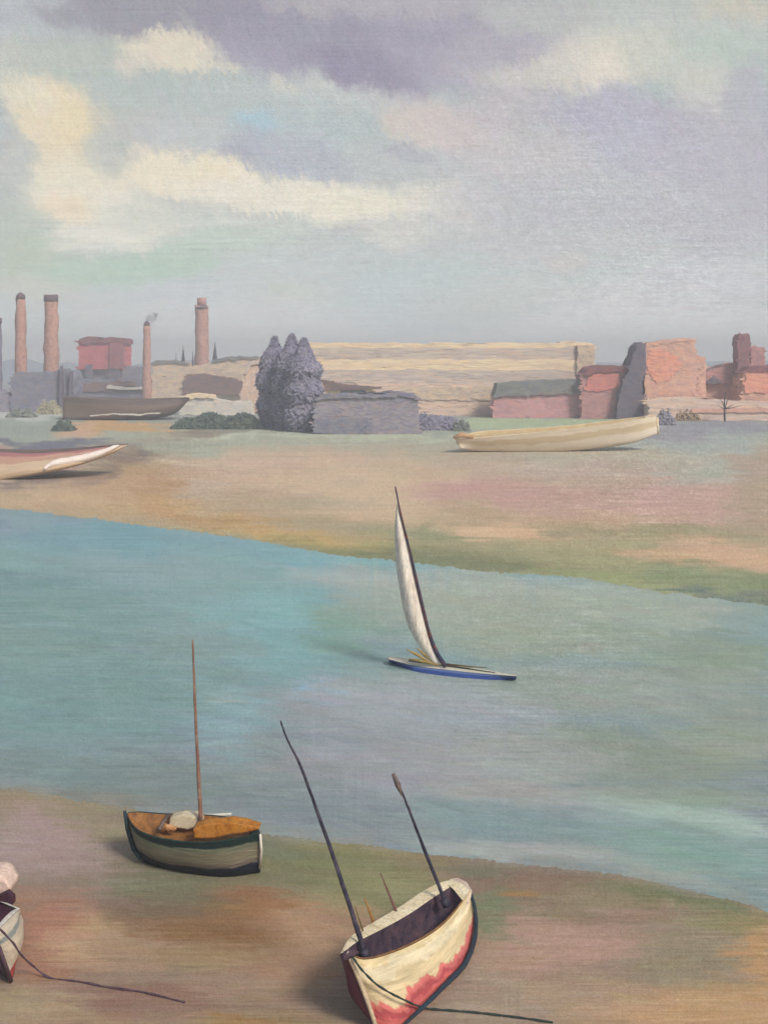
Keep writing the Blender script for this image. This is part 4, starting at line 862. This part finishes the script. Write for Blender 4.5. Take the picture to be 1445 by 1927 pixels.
tube('stem_post', [at(235, 1526, 39.9), at(241, 1560, 39.8), at(252, 1598, 39.8), at(264, 1616, 39.6)], [.06, .09, .09, .06], paint_mat('teal_black_stem', [(28, 46, 52), (44, 62, 66)], 2), t_, 8)
mp_ = [at(380, 1572, 39.6), at(376, 1500, 39.6), at(372, 1420, 39.6), at(368, 1340, 39.6), at(365, 1260, 39.6), at(363, 1204, 39.6)]
tube('mast', resample(mp_, 24), [.085 - .055 * i / 23 for i in range(24)], paint_mat('pale_brown_spar', [(126, 92, 76), (148, 112, 92), (140, 128, 116)], 1.2), t_, 8, wob=.012)
tube('mast_step', [at(380, 1580, 39.5), at(377, 1545, 39.6)], [.13, .1], paint_mat('weathered_pale_timber', [(150, 138, 120), (170, 156, 136)], 3), t_, 8, wob=.02)
def lump(name, pts, rad, mat, parent, **k): return tube(name, resample(pts, 14), [rad * (.35 + .65 * math.sin(math.pi * (i + .8) / 15)) * (1 + .35 * mnoise.noise(Vector((i * .8, rad * 40, len(name))))) for i in range(14)], mat, parent, 12, **k)
oc = prism('furled_sail', [(366, 1578), (364, 1560), (385, 1552), (412, 1549), (445, 1549), (478, 1556), (488, 1560), (470, 1566), (440, 1569), (405, 1577)], 38.55, .55, paint_mat('ochre_sail_canvas', [(150, 92, 34), (190, 126, 40), (176, 120, 62)], 3.2), t_, cell=.12, amp=.03, freq=3.5)
oc.data.shade_smooth()
oc = prism('bundle', [(318, 1554), (322, 1541), (345, 1534), (374, 1537), (380, 1552), (352, 1562)], 39.7, .5, paint_mat('cream_canvas_bundle', [(190, 176, 146), (222, 208, 178)], 4), t_, cell=.1, amp=.035, freq=3.5)
oc.data.shade_smooth()
lump('coiled_rope', [at(300, 1553, 39.8), at(315, 1557, 39.6), at(332, 1560, 39.5)], .11, paint_mat('tan_rope', [(190, 130, 80), (214, 170, 120)], 6), t_, wob=.06)
tube('oar', [at(330, 1532, 40.6), at(400, 1534, 40.5), at(436, 1532, 40.4)], [.04, .05, .05], M['white'], t_, 6)
tube('thwart', [at(300, 1560, 39.1), at(318, 1533, 40.5)], [.07, .07], M['darkbrown'], t_, 6)

# ------------------------------------------------------------------ red and cream boat, bottom
t_ = thing('beached_sailboat', base(790, 32), 'cream and red two masted boat heeled over on the sand, mooring rope at its bow', 'boat')
Nn = [at(656, 1797, 29.35), at(690, 1806, 29.65), at(745, 1791, 30.8), at(796, 1767, 32.1), at(834, 1740, 33.3), at(864, 1706, 34.5), at(884, 1676, 35.2)]
Ff = [at(640, 1796, 29.45), at(662, 1762, 31.2), at(712, 1731, 32.9), at(757, 1704, 34.2), at(797, 1677, 35.3), at(828, 1662, 35.7), at(853, 1656, 35.9)]
B = [at(708, 1925, 29.75), at(748, 1933, 29.9), at(796, 1893, 30.95), at(840, 1849, 32.1), at(874, 1814, 33.1), at(890, 1768, 34.5), at(893, 1722, 35.6)]
K = [at(712, 1938, 29.8), at(735, 1938, 29.9), at(770, 1885, 31.2), at(805, 1835, 32.6), at(838, 1795, 33.8), at(865, 1760, 34.9), at(880, 1735, 35.6)]
RB = banded('cream_over_red_hull_paint', [(0, (110, 62, 76)), (.30, (96, 56, 72)), (.50, (22, 44, 62)), (.60, (24, 62, 82)), (.65, (212, 108, 104)), (.72, (186, 84, 88)), (.755, (214, 118, 112)), (.79, (222, 202, 160)), (.90, (236, 222, 186)), (.97, (226, 206, 160))], .16, (4.5, 1.0, 1), streak=.34)  # far-side plum is the port side's shade put into the colour
hp = hull_parts(t_, Nn, Ff, B, K, RB, paint_mat('cream_side_deck', [(206, 190, 152), (230, 214, 178), (238, 226, 196)], 2.0), paint_mat('dark_plum_cockpit', [(48, 40, 54), (74, 58, 70), (92, 70, 76)], 2.2),
           floor=.75, far_deck=.30, near_rim=.05, cock=(.03, .90), bulge=.05, rimmat=paint_mat('brown_coaming', [(110, 76, 48), (148, 108, 66)], 2.4))
rub = [at(x, y, Y) for x, y, Y in ((886, 1682, 35.25), (891, 1700, 35.2), (895, 1728, 35.0), (893, 1764, 34.2), (881, 1802, 33.15), (862, 1829, 32.35), (836, 1855, 31.6), (797, 1894, 30.6), (752, 1936, 29.6))]
tube('bilge_keel', resample(rub, 30), [.04 + .04 * math.sin(math.pi * i / 29) for i in range(30)], paint_mat('navy_black_keel', [(32, 38, 50), (44, 54, 66), (28, 62, 78)], 2.5), t_, 8, wob=.02)
tube('stem_post', resample([at(652, 1792, 29.2), at(664, 1815, 29.3), at(684, 1865, 29.45), at(702, 1915, 29.6), at(710, 1945, 29.7)], 14), [.06] * 14, paint_mat('pale_stem_timber', [(190, 170, 140), (226, 206, 176)], 4), t_, 8, wob=.01)
ms = paint_mat('blue_black_spar', [(40, 38, 54), (58, 54, 70), (84, 78, 90)], 2)
tube('main_mast', resample([at(687, 1800, 30.6), at(676, 1760, 30.7), at(640, 1650, 30.9), at(600, 1535, 31.1), at(565, 1440, 31.2), at(540, 1390, 31.2), at(528, 1356, 31.2)], 30), [.08 - .062 * i / 29 for i in range(30)], ms, t_, 8, wob=.015)
tube('mizzen_mast', resample([at(840, 1702, 34.6), at(826, 1668, 34.7), at(797, 1595, 34.8), at(775, 1538, 34.8), at(756, 1490, 34.8), at(741, 1457, 34.8)], 24), [.07 - .045 * i / 23 for i in range(24)], ms, t_, 8, wob=.015)
tube('furled_pennant', [at(757, 1498, 34.7), at(749, 1478, 34.7), at(740, 1456, 34.7)], [.03, .075, .05], paint_mat('grey_brown_cloth', [(104, 92, 88), (132, 116, 106)], 3), t_, 8, wob=.03)
tube('mast_collar', [at(687, 1802, 30.5), at(684, 1788, 30.5)], [.15, .13], ms, t_, 8, wob=.02)
tube('mast_collar', [at(841, 1704, 34.5), at(836, 1692, 34.5)], [.15, .13], ms, t_, 8, wob=.02)
tube('boat_hook', [at(706, 1747, 33.0), at(698, 1722, 33.1), at(686, 1690, 33.2)], [.05, .04, .02], paint_mat('ochre_pole', [(150, 104, 50), (176, 130, 70)], 3), t_, 6)
tube('stanchion', [at(752, 1735, 33.6), at(744, 1712, 33.7), at(716, 1643, 33.8)], [.06, .045, .015], paint_mat('maroon_pole', [(96, 52, 54), (130, 96, 84)], 3), t_, 6)
tube('stanchion', [at(683, 1752, 31.6), at(668, 1705, 31.7)], [.03, .015], paint_mat('olive_pole', [(120, 104, 66), (100, 92, 60)], 3), t_, 6)
loft('transom_board', [[at(846, 1654, 35.95), at(847, 1664, 35.8), at(848, 1672, 35.6)], [at(862, 1652, 35.8), at(863, 1664, 35.6), at(862, 1680, 35.3)], [at(878, 1660, 35.5), at(878, 1674, 35.3), at(874, 1692, 35.0)], [at(888, 1676, 35.2), at(886, 1688, 35.1), at(882, 1700, 34.9)]], paint_mat('pale_pink_transom', [(206, 180, 166), (230, 212, 190)], 3), t_, False)
lump('bow_fender', [at(643, 1806, 29.2), at(655, 1796, 29.25), at(672, 1792, 29.5)], .12, paint_mat('plum_fender', [(60, 46, 60), (92, 70, 80)], 4), t_, wob=.02)
rope = [at(663, 1800, 29.15), at(680, 1824, 29.2), at(712, 1855, 29.4), at(755, 1879, 29.85), at(796, 1896, 30.6), G(840, 1901, .03), G(900, 1906, .03), G(970, 1914, .03), G(1040, 1924, .03)]
rp = tube('mooring_rope', resample(rope, 60), [.022 + .014 * abs(math.sin(i * .7)) for i in range(60)], paint_mat('green_black_rope', [(34, 52, 48), (60, 70, 66)], 6), None, 6, wob=.008)
tag(rp, 'dark green rope from the bow of the red and cream boat out over the sand', 'rope')

# ------------------------------------------------------------------ boat cut by the left edge
t_ = thing('beached_dinghy', base(-10, 33), 'cream boat with red keel and shaded bow painted plum, cut off by the left edge', 'boat')
Nn = [at(-14, 1758, 31.3), at(0, 1748, 31.9), at(15, 1733, 32.9), at(30, 1718, 34.0), at(39, 1711, 34.9)]
Ff = [at(-22, 1755, 31.4), at(-70, 1728, 33.0), at(-90, 1705, 34.2), at(-70, 1692, 35.3), at(-20, 1690, 35.9)]
B = [at(20, 1838, 32.1), at(28, 1818, 32.7), at(38, 1790, 33.4), at(43, 1760, 34.5), at(43, 1735, 35.2)]
K = [at(22, 1846, 32.15), at(20, 1822, 32.8), at(15, 1800, 33.6), at(10, 1775, 34.5), at(8, 1750, 35.3)]
hull_parts(t_, Nn, Ff, B, K, banded('cream_hull_grey_stripe', [(0, (92, 72, 88)), (.45, (84, 56, 78)), (.61, (196, 72, 66)), (.70, (222, 206, 182)), (.90, (150, 158, 152)), (.935, (226, 212, 190))], .02, (5, 2, 1)),  # plum far side carries the bow's shade in its colour
           M['white'], paint_mat('plum_hold', [(66, 36, 50), (92, 56, 70)], 2), floor=.6, far_deck=.1, near_rim=.08, bulge=.12, cock=(.1, .95))
pc = paint_mat('pale_pink_cabin', [(216, 188, 172), (232, 208, 190)], 1.5)
cab = prism('cabin', [(-60, 1705), (-60, 1650), (-8, 1646), (6, 1652), (19, 1672), (18, 1680), (-2, 1688), (-2, 1712)], 35.6, 1.0, pc, t_, cell=.3, amp=.006, freq=2)
cab.data.shade_smooth()
prism('cabin_opening', [(-40, 1722), (-40, 1690), (-2, 1688), (14, 1679), (24, 1690), (25, 1703), (10, 1716), (0, 1724)], 35.3, .25, paint_mat('dark_maroon_opening', [(58, 32, 46), (82, 46, 60)], 2), t_, cell=.2, amp=.02, freq=3)  # dark slab for the opening, inner shade put into its colour
tube('stem_post', [at(-16, 1752, 31.1), at(0, 1785, 31.4), at(22, 1846, 32.0)], [.05, .06, .06], paint_mat('dusky_stem_timber', [(92, 72, 90), (120, 92, 104)], 4), t_, 8)
rope = [at(-10, 1742, 30.9), at(0, 1748, 31.0), at(25, 1774, 31.3), at(40, 1796, 31.7), at(60, 1815, 32.2), G(95, 1840, .03), G(150, 1847, .03), G(200, 1857, .03), G(270, 1867, .03), G(348, 1886, .02)]
rp = tube('mooring_rope', resample(rope, 60), [.02 + .016 * abs(math.sin(i * .55)) for i in range(60)], paint_mat('plum_grey_rope', [(70, 52, 66), (110, 86, 92)], 6), None, 6, wob=.008)
tag(rp, 'plum coloured rope trailing from the edge boat across the brown mud', 'rope')

# ------------------------------------------------------------------ river haze
bm = bmesh.new(); bmesh.ops.create_cube(bm, size=1)
for v in bm.verts: v.co = Vector((v.co.x * 5400, v.co.y * 2500 + 1050, -1.6 + (v.co.z + .5) * 70))
hz = bpy.data.materials.new('river_air'); hz.use_nodes = True; t = hz.node_tree; t.nodes.clear()
o_ = t.nodes.new('ShaderNodeOutputMaterial'); v_ = t.nodes.new('ShaderNodeVolumePrincipled'); v_.inputs['Color'].default_value = (.90, .92, .96, 1); v_.inputs['Density'].default_value = HAZE
t.links.new(v_.outputs[0], o_.inputs['Volume'])
tag(from_bm('haze', bm, hz), kind='stuff')
